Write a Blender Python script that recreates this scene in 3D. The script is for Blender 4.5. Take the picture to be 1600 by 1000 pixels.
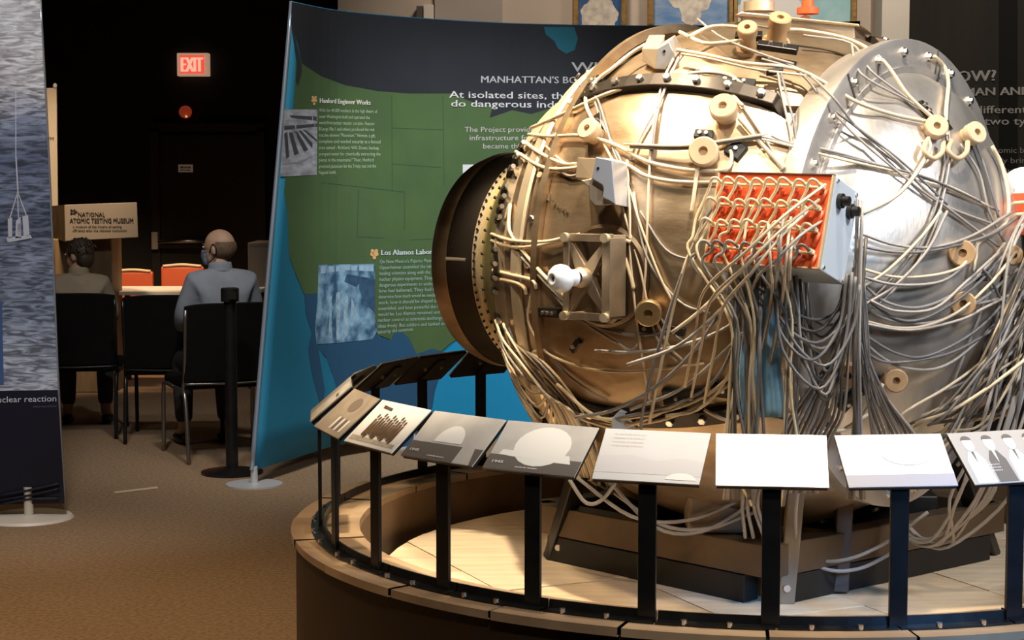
import bpy, bmesh, math, random
from mathutils import Vector, Matrix, geometry
random.seed(7)
C = bpy.context.scene.collection
for o in list(bpy.data.objects): bpy.data.objects.remove(o)

# ------------------------------------------------------------ camera, world, lights
F = 2716.0; PITCH = 0.079; EYE = 1.6
cam = bpy.data.cameras.new('camera'); camo = bpy.data.objects.new('camera', cam); C.objects.link(camo)
cam.sensor_width = 36; cam.lens = F/1600*36; cam.clip_end = 100
camo.location = (0, 0, EYE); camo.rotation_euler = (math.pi/2-PITCH, 0, 0)
bpy.context.scene.camera = camo
w = bpy.data.worlds.new('world'); bpy.context.scene.world = w; w.use_nodes = True
w.node_tree.nodes['Background'].inputs[0].default_value = (1, .85, .7, 1)
w.node_tree.nodes['Background'].inputs[1].default_value = .02
vs = bpy.context.scene.view_settings
vs.view_transform = 'Standard'; vs.look = 'None'; vs.gamma = 1; vs.use_curve_mapping = False; vs.exposure = 0.0

def spot(name, loc, tgt, power, col, size=60, blend=.5, radius=.12):
    l = bpy.data.lights.new(name, 'SPOT'); l.energy = power; l.color = col
    l.spot_size = math.radians(size); l.spot_blend = blend; l.shadow_soft_size = radius
    o = bpy.data.objects.new(name, l); C.objects.link(o); o.location = loc
    o.rotation_euler = (Vector(tgt)-Vector(loc)).to_track_quat('-Z', 'Y').to_euler(); return o
def area(name, loc, tgt, power, col, sx, sy):
    l = bpy.data.lights.new(name, 'AREA'); l.shape = 'RECTANGLE'; l.size = sx; l.size_y = sy; l.energy = power; l.color = col
    o = bpy.data.objects.new(name, l); C.objects.link(o); o.location = loc
    o.rotation_euler = (Vector(tgt)-Vector(loc)).to_track_quat('-Z', 'Y').to_euler(); return o
WARM = (1, .76, .48); NEUT = (1, .93, .84); COOL = (.62, .80, 1)
BALL = Vector((.803, 5.647, 1.32))
spot('key_spot_warm', (-1.0, 5.0, 4.2), (.75, 5.5, 1.45), 400, WARM, 36, .35, .16)
spot('key_spot_pool', (-.35, 5.2, 4.4), (.30, 5.45, .35), 900, (1, .82, .58), 27, .15, .06)
spot('key_spot_top', (.9, 4.2, 4.3), (.95, 5.4, .7), 620, (1, .86, .66), 44, .3, .10)
spot('key_spot_right', (3.6, 3.2, 3.9), (1.25, 5.3, 1.4), 520, (.97, .97, 1), 40, .5, .30)
spot('cool_spot_right', (3.3, 1.2, 3.0), (1.5, 5.0, .9), 190, COOL, 50, .7, .3)
spot('blue_spot', (2.6, 1.2, 2.2), (1.20, 4.26, .64), 650, (.10, .40, 1), 13, .8, .2)
spot('placard_spot', (.1, 2.2, 4.2), (.8, 4.5, .9), 260, (1, .88, .74), 40, .6, .12)
spot('banner_spot_left', (-.9, 7.4, 4.3), (-.6, 10.3, 1.2), 250, (1, .97, .92), 70, .7, .2)
spot('banner_spot_right', (.2, 7.6, 4.3), (0.0, 10.8, .6), 620, (.93, .98, 1), 46, .8, .2)
spot('floor_spot', (-2.0, 4.5, 4.3), (-1.9, 5.6, 0), 560, (1, .72, .44), 62, .9, .3)
spot('floor_spot_far', (-1.2, 8.0, 4.3), (-1.0, 8.4, 0), 70, (1, .74, .46), 70, .8, .3)
spot('wall_banner_spot', (-1.6, 5.6, 4.3), (-2.35, 8.2, 1.2), 330, (.94, .95, 1), 50, .8, .2)
spot('gallery_wall_spot', (.2, 11.0, 4.2), (.4, 13, 2.6), 120, (1, .84, .68), 90, .8, .3)
spot('gallery_wall_spot_right', (2.4, 10.8, 4.2), (2.4, 13, 2.5), 170, (1, .88, .74), 90, .8, .3)
spot('table_lamp_spot', (-2.9, 13.7, 3.4), (-2.9, 14.4, .8), 300, (1, .64, .38), 50, .6, .1)
spot('lectern_spot', (-2.9, 11.6, 4.2), (-3.6, 13.8, 1.5), 620, (1, .76, .5), 46, .6, .2)
spot('people_spot', (-3.4, 9.6, 4.3), (-2.2, 10.9, 1.1), 26, (1, .80, .58), 45, .8, .3)
spot('how_banner_spot', (2.6, 7.0, 4.2), (2.8, 9.5, 2.2), 95, (1, .95, .85), 60, .8, .3)

# ------------------------------------------------------------ helpers
_m = {}
def mat(name, col, rough=.6, metal=0., n=0., ns=8., bump=0., bs=60., col2=None, emit=None, es=1., stretch=None, spec=.5):
    if name in _m: return _m[name]
    m = bpy.data.materials.new(name); m.use_nodes = True; nt = m.node_tree; b = nt.nodes['Principled BSDF']
    b.inputs['Base Color'].default_value = (*col, 1); b.inputs['Roughness'].default_value = rough; b.inputs['Metallic'].default_value = metal
    b.inputs['Specular IOR Level'].default_value = spec
    tc = nt.nodes.new('ShaderNodeTexCoord'); mp = nt.nodes.new('ShaderNodeMapping'); nt.links.new(tc.outputs['Object'], mp.inputs[0])
    if stretch: mp.inputs['Scale'].default_value = stretch
    if n or col2:
        c2 = col2 or tuple(c*(1-n) for c in col)
        t = nt.nodes.new('ShaderNodeTexNoise'); t.inputs['Scale'].default_value = ns; t.inputs['Detail'].default_value = 6; nt.links.new(mp.outputs[0], t.inputs[0])
        r = nt.nodes.new('ShaderNodeValToRGB'); r.color_ramp.elements[0].position = .35; r.color_ramp.elements[1].position = .65
        r.color_ramp.elements[0].color = (*c2, 1); r.color_ramp.elements[1].color = (*col, 1)
        nt.links.new(t.outputs[0], r.inputs[0]); nt.links.new(r.outputs[0], b.inputs['Base Color'])
    if bump:
        t = nt.nodes.new('ShaderNodeTexNoise'); t.inputs['Scale'].default_value = bs; t.inputs['Detail'].default_value = 4; nt.links.new(mp.outputs[0], t.inputs[0])
        bp = nt.nodes.new('ShaderNodeBump'); bp.inputs['Strength'].default_value = bump; bp.inputs['Distance'].default_value = .01
        nt.links.new(t.outputs[0], bp.inputs['Height']); nt.links.new(bp.outputs[0], b.inputs['Normal'])
    if emit: b.inputs['Emission Color'].default_value = (*emit, 1); b.inputs['Emission Strength'].default_value = es
    _m[name] = m; return m

def ray(px, py):
    u = (px-800)/F; v = -(py-500)/F; c, s = math.cos(PITCH), math.sin(PITCH)
    return Vector((u, c+v*s, v*c-s))
def P(px, py, y):                       # point on the vertical plane at distance y in front of the viewer
    d = ray(px, py); return Vector((0, 0, EYE))+d*(y/d.y)
def G(px, py, z=0.):                    # point on a horizontal plane
    d = ray(px, py); return Vector((0, 0, EYE))+d*((z-EYE)/d.z)
CR = .825
def S(px, py, off=0., c=BALL, r=None):  # point on the casing sphere (or beside it where the ray passes by)
    r = (r or CR)+off; d = ray(px, py).normalized(); o = Vector((0, 0, EYE))-c
    b = o.dot(d); q = b*b-(o.dot(o)-r*r)
    if q > 0: return c+o+d*(-b-math.sqrt(q))
    return c+o+d*(-b)

def link(o, parent=None):
    C.objects.link(o)
    if parent is not None: o.parent = parent; o.matrix_parent_inverse = PINV.get(parent.name, Matrix())
    return o
PINV = {}
def obj(name, bm, m=None, parent=None, smooth=False, bevel=0.):
    me = bpy.data.meshes.new(name)
    if isinstance(bm, tuple): me.from_pydata(*[list(x) for x in (bm[0], [], bm[1])])
    else:
        bmesh.ops.recalc_face_normals(bm, faces=bm.faces); bm.to_mesh(me); bm.free()
    if m: me.materials.append(m)
    if smooth: me.shade_smooth() if smooth is True else me.set_sharp_from_angle(angle=smooth)
    if smooth and smooth is not True:
        me.shade_smooth(); me.set_sharp_from_angle(angle=smooth)
    o = bpy.data.objects.new(name, me); link(o, parent)
    if bevel:
        b = o.modifiers.new('b', 'BEVEL'); b.width = bevel; b.segments = 2; b.limit_method = 'ANGLE'
    return o
def thing(name, label, cat, loc=(0, 0, 0), rz=0, group=None):
    o = bpy.data.objects.new(name, None); C.objects.link(o); o.location = loc; o.rotation_euler = (0, 0, rz)
    o.empty_display_size = .1
    tag(o, label, cat, group); return o
def wthing(name, label, cat, loc, group=None):       # thing whose parts are written in world coordinates
    o = thing(name, label, cat, loc, 0, group); PINV[o.name] = Matrix.Translation(-Vector(loc)); return o
def tag(o, label, cat, group=None):
    o['label'] = label; o['category'] = cat
    if group: o['group'] = group
    return o
def struct(name, bm, m, **k):
    o = obj(name, bm, m, **k); o['kind'] = 'structure'; return o
SUB = {}
def sub(name, bm, m, part, **k):                      # sub-part under a part (world coords part with inherited offset)
    o = obj(name, bm, m, None, **k); o.parent = part; return o

def box(bm, c, s, M=None):
    vs_ = [Vector((c[0]+s[0]/2*i, c[1]+s[1]/2*j, c[2]+s[2]/2*k)) for i in (-1, 1) for j in (-1, 1) for k in (-1, 1)]
    if M: vs_ = [M@v for v in vs_]
    v = [bm.verts.new(p) for p in vs_]
    for f in ((0, 1, 3, 2), (4, 6, 7, 5), (0, 4, 5, 1), (2, 3, 7, 6), (0, 2, 6, 4), (1, 5, 7, 3)): bm.faces.new([v[i] for i in f])
    return bm
def bx(c, s, M=None): return box(bmesh.new(), c, s, M)
def hexa(p):        # 8 corners: 4 of one face then 4 of opposite
    bm = bmesh.new(); v = [bm.verts.new(q) for q in p]
    for f in ((0, 1, 2, 3), (7, 6, 5, 4), (0, 4, 5, 1), (1, 5, 6, 2), (2, 6, 7, 3), (3, 7, 4, 0)): bm.faces.new([v[i] for i in f])
    return bm
def frame(d):
    d = d.normalized(); up = Vector((0, 0, 1)) if abs(d.z) < .95 else Vector((0, 1, 0))
    x = up.cross(d).normalized(); return x, d.cross(x), d
def spin(bm, prof, c, d, seg=32, a0=0, a1=2*math.pi):   # revolve (t, rho) profile about axis d through c
    x, y, z = frame(d); full = abs(a1-a0-2*math.pi) < 1e-6; n = seg if full else seg+1
    rows = []
    for t, r in prof:
        if r < 1e-6: rows.append([bm.verts.new(c+z*t)]*n); continue
        rows.append([bm.verts.new(c+z*t+(x*math.cos(a0+(a1-a0)*i/seg)+y*math.sin(a0+(a1-a0)*i/seg))*r) for i in range(n)])
    for A, B in zip(rows, rows[1:]):
        for i in range(n if full else n-1):
            q = [A[i], A[(i+1) % n], B[(i+1) % n], B[i]]; u = []
            for v in q:
                if v not in u: u.append(v)
            if len(u) > 2:
                try: bm.faces.new(u)
                except ValueError: pass
    return bm
def cyl(bm, a, b, r, r2=None, seg=16):
    a = Vector(a); b = Vector(b); L = (b-a).length
    return spin(bm, [(0, 0), (0, r), (L, r if r2 is None else r2), (L, 0)], a, b-a, seg)
def ell(bm, c, r, M=None, seg=20):
    vs_ = []; c = Vector(c)
    res = bmesh.ops.create_uvsphere(bm, u_segments=seg, v_segments=seg//2+2, radius=1)
    for v in res['verts']:
        p = Vector((v.co.x*r[0], v.co.y*r[1], v.co.z*r[2])); v.co = c+(M@p if M else p)
    return bm
def catmull(pts, k=6):
    pts = [Vector(p) for p in pts]; out = []
    if len(pts) < 3: return pts
    q = [pts[0]*2-pts[1]]+pts+[pts[-1]*2-pts[-2]]
    for i in range(1, len(q)-2):
        a, b, c, d = q[i-1:i+3]
        for j in range(k):
            t = j/k; out.append(.5*((2*b)+(c-a)*t+(2*a-5*b+4*c-d)*t*t+(3*b-a-3*c+d)*t**3))
    out.append(pts[-1]); return out
def tube(bm, pts, r, seg=7, k=6, smooth=True):
    pts = catmull(pts, k) if smooth else [Vector(p) for p in pts]
    rings = []; prev = None
    for i, p in enumerate(pts):
        t = (pts[min(i+1, len(pts)-1)]-pts[max(i-1, 0)])
        if t.length < 1e-7: t = Vector((0, 0, 1))
        t.normalize()
        if prev is None: x = frame(t)[0]
        else:
            x = prev-t*prev.dot(t)
            x = x.normalized() if x.length > 1e-5 else frame(t)[0]
        prev = x; y = t.cross(x)
        rings.append([bm.verts.new(p+(x*math.cos(2*math.pi*j/seg)+y*math.sin(2*math.pi*j/seg))*r) for j in range(seg)])
    for A, B in zip(rings, rings[1:]):
        for j in range(seg): bm.faces.new((A[j], A[(j+1) % seg], B[(j+1) % seg], B[j]))
    bm.faces.new(rings[0][::-1]); bm.faces.new(rings[-1]); return bm
def tb(pts, r, **k): return tube(bmesh.new(), pts, r, **k)

def flat(poly, fn, step=None):          # fill a 2D outline and lay it onto a surface given by fn(x, y)
    bm = bmesh.new(); v = [bm.verts.new((x, y, 0)) for x, y in poly]
    for t in geometry.tessellate_polygon([[Vector((x, y, 0)) for x, y in poly]]):
        try: bm.faces.new([v[i] for i in t])
        except ValueError: pass
    if step:
        xs = [p[0] for p in poly]; x = min(xs)+step
        while x < max(xs):
            bmesh.ops.bisect_plane(bm, geom=bm.verts[:]+bm.edges[:]+bm.faces[:], plane_co=(x, 0, 0), plane_no=(1, 0, 0)); x += step
    for q in bm.verts: q.co = fn(q.co.x, q.co.y)
    return bm
def merge(bms):
    out = bmesh.new()
    for b in bms:
        me = bpy.data.meshes.new('t'); b.to_mesh(me); b.free(); out.from_mesh(me); bpy.data.meshes.remove(me)
    return out
def lettering(lines, fn, bold=0.):      # lines: (text, x0, baseline y, width, height, [dy at right end]); y grows downward
    bms = []
    for L in lines:
        s, x0, y0, wd, ht = L[:5]; dy = L[5] if len(L) > 5 else 0
        cu = bpy.data.curves.new('t', 'FONT'); cu.body = s; cu.resolution_u = 2
        o = bpy.data.objects.new('t', cu); C.objects.link(o); bpy.context.view_layer.update()
        me = bpy.data.meshes.new_from_object(o.evaluated_get(bpy.context.evaluated_depsgraph_get()))
        bpy.data.objects.remove(o); bpy.data.curves.remove(cu)
        if not me.vertices: continue
        xs = [v.co.x for v in me.vertices]; xa, xb = min(xs), max(xs)
        for kq, sh in enumerate((-bold, 0, bold) if bold >= .008 else (0,)):      # bold face: strokes widened sideways
            b = bmesh.new(); b.from_mesh(me)
            for v in b.verts:
                tx = (v.co.x-xa)/(xb-xa); v.co = fn(x0+tx*wd+sh*2.2*ht, y0+dy*tx-v.co.y/.70*ht)+Vector((0, -.0012*kq, 0))
            bms.append(b)
        bpy.data.meshes.remove(me)
    return merge(bms)

# ------------------------------------------------------------ materials
blackwall = mat('black wall paint', (.012, .009, .007), .7, n=.4, ns=2)
M_carpet = mat('tan carpet', (.36, .235, .13), .95, col2=(.23, .145, .08), ns=55, bump=.6, bs=220)
M_beige = mat('beige plaster', (.62, .52, .43), .8, n=.08, ns=3)
M_beige2 = mat('grey beige plaster', (.44, .39, .35), .8, n=.08, ns=3)
M_pale = mat('pale plaster', (.80, .72, .62), .8, n=.05, ns=3)
M_blackmetal = mat('black painted steel', (.018, .017, .017), .32, .3, n=.3, ns=20)
M_chrome = mat('steel tube', (.6, .6, .6), .3, 1.)
M_wood = mat('pale plywood', (.86, .70, .50), .45, col2=(.72, .56, .37), ns=3, stretch=(1, 9, 1))
M_wood2 = mat('plywood warm', (.78, .61, .41), .5, col2=(.66, .49, .31), ns=3, stretch=(1, 9, 1))
M_capwood = mat('curved bench cap', (.40, .27, .16), .45, col2=(.30, .20, .12), ns=6)
M_skirt = mat('brown laminate', (.030, .016, .007), .5, n=.2, ns=5)
M_bronze = mat('bronzed aluminium', (.66, .51, .35), .36, .85, col2=(.36, .255, .155), ns=4.5, bump=.10, bs=26, stretch=(1, 1, 2.2))
M_bronze_d = mat('dark bronzed metal', (.17, .12, .075), .42, .8, n=.4, ns=9)
M_olive = mat('drum plate metal', (.42, .38, .16), .4, .8, n=.3, ns=6)
M_light = mat('machined strap metal', (.88, .74, .54), .48, .7, n=.15, ns=10)
M_alu = mat('brushed aluminium dome', (.80, .77, .73), .38, .85, col2=(.52, .49, .46), ns=3.5, bump=.09, bs=30, stretch=(2.2, 1, 1))
M_flange = mat('grey aluminium flange', (.66, .62, .58), .45, .8, n=.3, ns=6, bump=.1, bs=60)
M_bolt = mat('bright bolt', (.8, .76, .7), .3, 1.)
M_white = mat('white porcelain', (.80, .84, .9), .25)
M_sock = mat('tan phenolic spool', (.52, .33, .17), .5, n=.2, ns=20)
M_sock2 = mat('pale phenolic spool', (.62, .45, .28), .5, n=.1, ns=20)
M_cream = mat('cream cable sheath', (.66, .54, .38), .45)
M_grey = mat('grey cable sheath', (.19, .18, .18), .4)
M_greyl = mat('pale grey cable sheath', (.34, .31, .285), .4)
M_darkc = mat('dark cable sheath', (.10, .085, .07), .4)
M_red = mat('orange red enamel', (.80, .13, .04), .4, n=.12, ns=10)
M_boxblue = mat('pale grey enamel', (.60, .66, .72), .4)
M_black = mat('black bakelite', (.012, .011, .010), .35)
M_print = mat('white print', (.82, .80, .80), .6)

# ------------------------------------------------------------ room
struct('floor', bx((0, 7.5, -.05), (14, 22, .1)), M_carpet)
struct('ceiling', bx((0, 7.5, 4.65), (14, 22, .1)), blackwall)
struct('wall_left', bx((-6.6, 7.5, 2.3), (.2, 22, 4.6)), blackwall)
struct('wall_right', bx((6.6, 7.5, 2.3), (.2, 22, 4.6)), blackwall)
struct('wall_back', bx((0, 17.1, 2.3), (13, .2, 4.6)), blackwall)
struct('wall_front', bx((0, -3.1, 2.3), (13, .2, 4.6)), blackwall)
xa = P(528, 20, 13).x; xb = P(680, 20, 13).x; xc = P(785, 20, 13).x
struct('wall_gallery', bx(((xa+6.5)/2, 13.15, 2.3), (6.5-xa, .3, 4.6)), M_beige)
struct('trim_1', bx(((xb+xc)/2, 12.97, 2.3), (xc-xb, .06, 4.6)), M_beige2)
p0, p1 = P(1378, 30, 12.6).x, P(1421, 30, 12.6).x
struct('trim_2', bx(((p0+p1)/2, 12.8, 2.3), (p1-p0, .4, 4.6)), M_pale)
# door in the black wall
dw0, dw1 = P(258, 200, 16.98).x, P(362, 200, 16.98).x
M_door = mat('black door leaf', (.016, .012, .009), .5)
d = struct('door_1', bx(((dw0+dw1)/2+.1, 16.97, 1.03), (dw1-dw0+.3, .06, 2.06)), M_door)
fr = bmesh.new()
for x in (dw0-.09, dw1+.29): box(fr, (x, 16.95, 1.06), (.08, .1, 2.12))
box(fr, ((dw0+dw1)/2+.1, 16.95, 2.13), (dw1-dw0+.46, .1, .08))
struct('trim_3', fr, mat('black door frame', (.022, .016, .012), .5))
pb = wthing('door_push_bar', 'steel push bar with pale end bracket on the black door', 'door handle', P(275, 388, 16.9))
obj('end_bracket', bx(P(243, 376, 16.88), (.065, .1, .17)), mat('pale bracket', (.62, .56, .5), .4, .3), pb, bevel=.01)
obj('bar', tb([P(247, 378, 16.84), P(330, 376, 16.84)], .022, smooth=False, seg=10), M_chrome, pb, smooth=True)
obj('bar_housing', bx(P(282, 384, 16.88), (.42, .06, .05)), M_black, pb)

# exit sign
ex = wthing('exit_sign', 'lit exit sign with red letters in a pale frame high on the black wall', 'sign', P(302, 101, 16.95))
ea, eb = P(277, 83, 16.93), P(327, 119, 16.93)
ec = (ea+eb)/2; ew, eh = eb.x-ea.x, ea.z-eb.z
obj('housing', bx((ec.x, 16.95, ec.z), (ew, .10, eh)), mat('sign housing', (.6, .5, .4), .4, emit=(1, .62, .42), es=.35), ex, bevel=.008)
obj('face', bx((ec.x-.005, 16.893, ec.z), (ew*.78, .012, eh*.80)), mat('sign red face', (.8, .10, .05), .4, emit=(1, .13, .07), es=.75), ex)
obj('lettering', lettering([('EXIT', -1, 0, 1, 1)], lambda x, y: Vector((ec.x-.005+(x+.5)*ew*.66, 16.885, ec.z-(y+.5)*eh*.62)), .02), mat('sign letters', (1, .6, .5), .4, emit=(1, .45, .33), es=1.0), ex)
al = wthing('fire_alarm', 'round red fire alarm below the exit sign', 'alarm', P(290, 175, 16.95))
b = bmesh.new(); spin(b, [(0, 0), (0, .062), (.03, .06), (.05, .045), (.058, 0)], P(290, 175, 16.99), Vector((0, -1, 0)), 24)
obj('dome', b, mat('alarm red', (.55, .09, .04), .35, emit=(.9, .12, .04), es=.16), al, smooth=True)
obj('lamp', ell(bmesh.new(), P(291, 182, 16.92), (.012, .012, .012)), mat('alarm lamp', (1, .5, .2), .3, emit=(1, .4, .15), es=.8), al)
sg = wthing('wall_plate', 'small pale notice plate on the black door', 'sign', P(290, 263, 16.93))
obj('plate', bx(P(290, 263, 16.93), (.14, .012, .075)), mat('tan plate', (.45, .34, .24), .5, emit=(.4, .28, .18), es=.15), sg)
obj('lettering', lettering([('FIRE DOOR', -1, 0, 1, 1), ('KEEP CLOSED', -1, 1.4, 1, .8)], lambda x, y: P(290, 263, 16.93)+Vector(((x+.5)*.1, -.008, -.018*y)), .01), M_black, sg)

# ------------------------------------------------------------ gallery paintings
M_gilt = mat('gilt frame', (.55, .33, .12), .35, .6, n=.4, ns=30)
def painting(px0, px1, pybot, label, base, frame_r, frame_l, blobs, gap=0.):
    y = 12.93; a = P(px0, pybot, y); b = P(px1, pybot, y); h = .75; cx = (a.x+b.x)/2; wd = b.x-a.x; z0 = a.z
    t = wthing('painting', label, 'painting', (cx, y, z0), 'framed paintings on the gallery wall')
    cv = obj('canvas', bx((cx, y+.02, z0+h/2), (wd, .03, h)), base, t)
    f = .045
    for nm, c, s in (('frame_rail', (cx, y, z0-f/2), (wd+2*f, .06, f)), ('frame_rail', (cx, y, z0+h+f/2), (wd+2*f, .06, f)),
                     ('frame_stile', (a.x-f/2, y, z0+h/2), (f, .06, h)), ('frame_stile', (b.x+f/2, y, z0+h/2), (f, .06, h))):
        obj(nm, bx(c, s), M_gilt, t, bevel=.008)
    kk = 0
    for i, (m, cs) in enumerate(blobs):
        for u, v, r in cs:
            n_ = 72; ol = []; kk += 1
            for q in range(n_):
                an = 2*math.pi*q/n_; rr = r*wd*(.92+.13*abs(math.sin(an*3.5+u*9))+.06*abs(math.sin(an*8+v*5)))
                ol.append((a.x+u*wd+rr*math.cos(an), z0+v*h+rr*math.sin(an)))
            ol = [(min(max(x, a.x), b.x), max(z, z0+.002)) for x, z in ol]
            obj('painted_cloud', flat(ol, lambda x, z, kk=kk: Vector((x, y+.004-.0012*kk, z))), m, cv)
M_psky = mat('painted blue sky', (.03, .13, .36), .5, col2=(.015, .07, .22), ns=5)
M_pcloud = mat('painted cream cloud', (.78, .70, .58), .6, col2=(.52, .46, .42), ns=20)
M_psea = mat('painted sea sky', (.36, .46, .60), .6, col2=(.10, .24, .50), ns=4, stretch=(1, 1, 3))
M_pteal = mat('painted teal sky', (.12, .45, .55), .5, col2=(.45, .70, .74), ns=3)
painting(904, 970, 41, 'painting of a cream mushroom cloud on deep blue, leftmost gilt frame', M_psky, 1, 1,
         [(M_pcloud, [(.49, .10, .42)]), (_m['painted cream cloud'], [(.45, .17, .27)])])
painting(1021, 1138, 40, 'painting of a white blast column over blue sea streaks, middle gilt frame', M_psea, 1, 1,
         [(M_pcloud, [(.5, .34, .30)]), (M_pcloud, [(.5, .10, .13)])])
painting(1152, 1328, 60, 'large painting with white and red plume on teal sky behind the device', M_pteal, 1, 1,
         [(mat('painted white glow', (.9, .86, .82), .5), [(.2, .16, .22), (.4, .12, .20), (.3, .35, .25)]), (mat('painted red plume', (.7, .2, .12), .5), [(.58, .09, .06), (.60, .17, .05)]),
          (M_pcloud, [(.22, .2, .07), (.2, .1, .09), (.6, .05, .07)])])
ub = wthing('exit_light_box', 'small cream exit light box with a dark side fixed to the beige wall above the banner', 'fixture', P(664, 20, 12.9))  # small exit light on the wall, cream body beside a dark part
obj('body', bx(P(670, 20, 12.93), (.075, .12, .11)), M_pale, ub, bevel=.006)
obj('side_panel', bx(P(656, 21, 12.93), (.045, .10, .10)), mat('dark side panel', (.09, .075, .06), .6), ub)

# ------------------------------------------------------------ large curved map banner
plan = [(-1.50, 8.85), (-1.37, 9.10), (-1.20, 9.52), (-.99, 10.02), (-.556, 10.48), (-.06, 10.80), (.4, 10.94), (.9, 11.0), (1.5, 10.92), (2.1, 10.7), (2.6, 10.4)]
pc = catmull([Vector((x, y, 0)) for x, y in plan], 8)
def ycurve(x):
    if x <= pc[0].x: return pc[0].y
    for a, b in zip(pc, pc[1:]):
        if a.x <= x <= b.x: return a.y+(b.y-a.y)*(x-a.x)/(b.x-a.x)
    return pc[-1].y
def onban(px, py, off=0.):
    d = ray(px, py); lo, hi = 8., 12.
    for _ in range(40):
        m = (lo+hi)/2; x = d.x*m/d.y
        if m > ycurve(x): hi = m
        else: lo = m
    k = lo*(1-off/250)
    return Vector((0, 0, EYE))+d*(k/d.y)
BZ0, BZ1 = .08, 2.58
def edge(z): return -1.37+.18*(z-BZ0)/(BZ1-BZ0)
mb = wthing('map_banner', 'large curved fabric banner with green and blue map and white text', 'banner', (-.2, 10.7, 0))
def fabric():
    bm = bmesh.new(); nx, nz = 80, 12; R = []
    for off in (0, .03):
        g = []
        for i in range(nx+1):
            col = []
            for j in range(nz+1):
                z = BZ0+(BZ1-BZ0)*j/nz; x = edge(z)+(2.12-edge(z))*i/nx; col.append(bm.verts.new((x, ycurve(x)+off+.003, z)))
            g.append(col)
        R.append(g)
    for g in R:
        for i in range(nx):
            for j in range(nz): bm.faces.new((g[i][j], g[i+1][j], g[i+1][j+1], g[i][j+1]))
    a, b = R
    for i in range(nx):
        for j in (0, nz): bm.faces.new((a[i][j], a[i+1][j], b[i+1][j], b[i][j]))
    for j in range(nz):
        for i in (0, nx): bm.faces.new((a[i][j], a[i][j+1], b[i][j+1], b[i][j]))
    return bm
M_ocean = mat('map ocean blue print', (.012, .21, .36), .8, n=.12, ns=2)
M_green = mat('map green print', (.088, .155, .052), .8, col2=(.072, .130, .048), ns=3)
M_canada = mat('map slate print', (.026, .029, .038), .8, n=.2, ns=2)
M_mexico = mat('map deep blue print', (.02, .095, .20), .8, n=.1, ns=2)
M_bright = mat('map bright blue print', (.008, .30, .58), .8)
obj('fabric', fabric(), M_ocean, mb, smooth=True)
obj('edge_tube', tb([(edge(z)-.008, ycurve(edge(z))+.01, z) for z in (BZ0, .9, 1.7, BZ1)], .013), mat('pale edge tube', (.35, .42, .5), .3, .5), mb, smooth=True)
def mp(name, m, poly, off): return obj(name, flat(poly, lambda x, y: onban(x, y, off), 12), m, mb)
mp('map_green_land', M_green, [(462, 95), (700, 120), (1180, 120), (1180, 560), (790, 560), (735, 542), (717, 529), (704, 536), (690, 549), (675, 545), (651, 553), (638, 527), (628, 519), (616, 520), (611, 531), (590, 523), (560, 470),
   (493, 459), (475, 459), (463, 430), (452, 400), (449, 330), (444, 300), (450, 240), (459, 160), (461, 130)], .05)
mp('map_gulf_water', M_bright, [(700, 545), (717, 529), (735, 542), (790, 560), (1000, 560), (1000, 760), (672, 745), (672, 660), (680, 610), (690, 580), (693, 550)], .06)
mp('map_mexico_land', M_mexico, [(476, 459), (493, 459), (540, 500), (590, 523), (604, 531), (611, 531), (616, 520), (628, 519), (638, 527), (651, 553), (675, 545), (693, 550), (690, 580), (680, 610), (672, 650), (672, 705), (640, 712), (600, 690), (560, 650), (530, 620), (520, 585), (510, 560), (498, 545), (502, 575), (508, 610), (503, 640), (494, 610), (486, 575), (482, 545), (487, 520), (478, 490)], .07)
topz = [(x, 285.6-F*(BZ1-EYE)/onban(x, 20).y*1.0) for x in range(456, 1190, 20)]
def topline():
    out = []
    for x in list(range(456, 1190, 14)):
        lo, hi = -60, 120
        for _ in range(30):
            m = (lo+hi)/2
            if onban(x, m).z > BZ1-.004: lo = m
            else: hi = m
        out.append((x, hi))
    return out
TL = topline()
mp('map_slate_land', M_canada, TL+[(1190, 190), (870, 166), (830, 178), (800, 172), (765, 184), (770, 165), (740, 160), (705, 146), (640, 146), (590, 142), (540, 133), (500, 118), (472, 99), (466, 70), (458, 45), (455, 20)], .08)
mp('map_bay', mat('map teal print', (.015, .15, .22), .8), [(850, 42), (897, 42), (903, 60), (898, 78), (885, 84), (872, 76), (866, 64), (853, 54)], .10)
mp('map_coast_line', mat('map dark line', (.03, .04, .035), .8), [(455, 25), (462, 60), (471, 98), (472, 112), (466, 135), (462, 128), (464, 100), (458, 60), (454, 30)], .11)  # dark line printed along the coast edge
for pts in ([(500, 285), (560, 292), (632, 300)], [(632, 300), (632, 360)], [(612, 148), (613, 300)], [(692, 150), (694, 290)], [(560, 295), (558, 370), (600, 372)], [(613, 256), (690, 262)], [(640, 375), (720, 372)], [(613, 200), (694, 203)]):
    bm = bmesh.new()
    for (x0, y0), (x1, y1) in zip(pts, pts[1:]):
        dx, dy = x1-x0, y1-y0; L = math.hypot(dx, dy); nx, ny = -dy/L*.5, dx/L*.5
        q = flat([(x0-nx, y0-ny), (x1-nx, y1-ny), (x1+nx, y1+ny), (x0+nx, y0+ny)], lambda x, y: onban(x, y, .07), 12)
        me = bpy.data.meshes.new('t'); q.to_mesh(me); q.free(); bm.from_mesh(me); bpy.data.meshes.remove(me)
    obj('state_line', bm, mat('map border line', (.045, .08, .04), .8), mb)
ban = lambda off: (lambda x, y: onban(x, y, off))
obj('heading_text', lettering([('WHERE?', 893, 112, 120, 15), ("MANHATTAN'S BOOMTOWNS", 752, 129, 245, 10.5, 2)], ban(.14), .011), mat('grey lettering', (.62, .60, .64), .7), mb)
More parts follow.
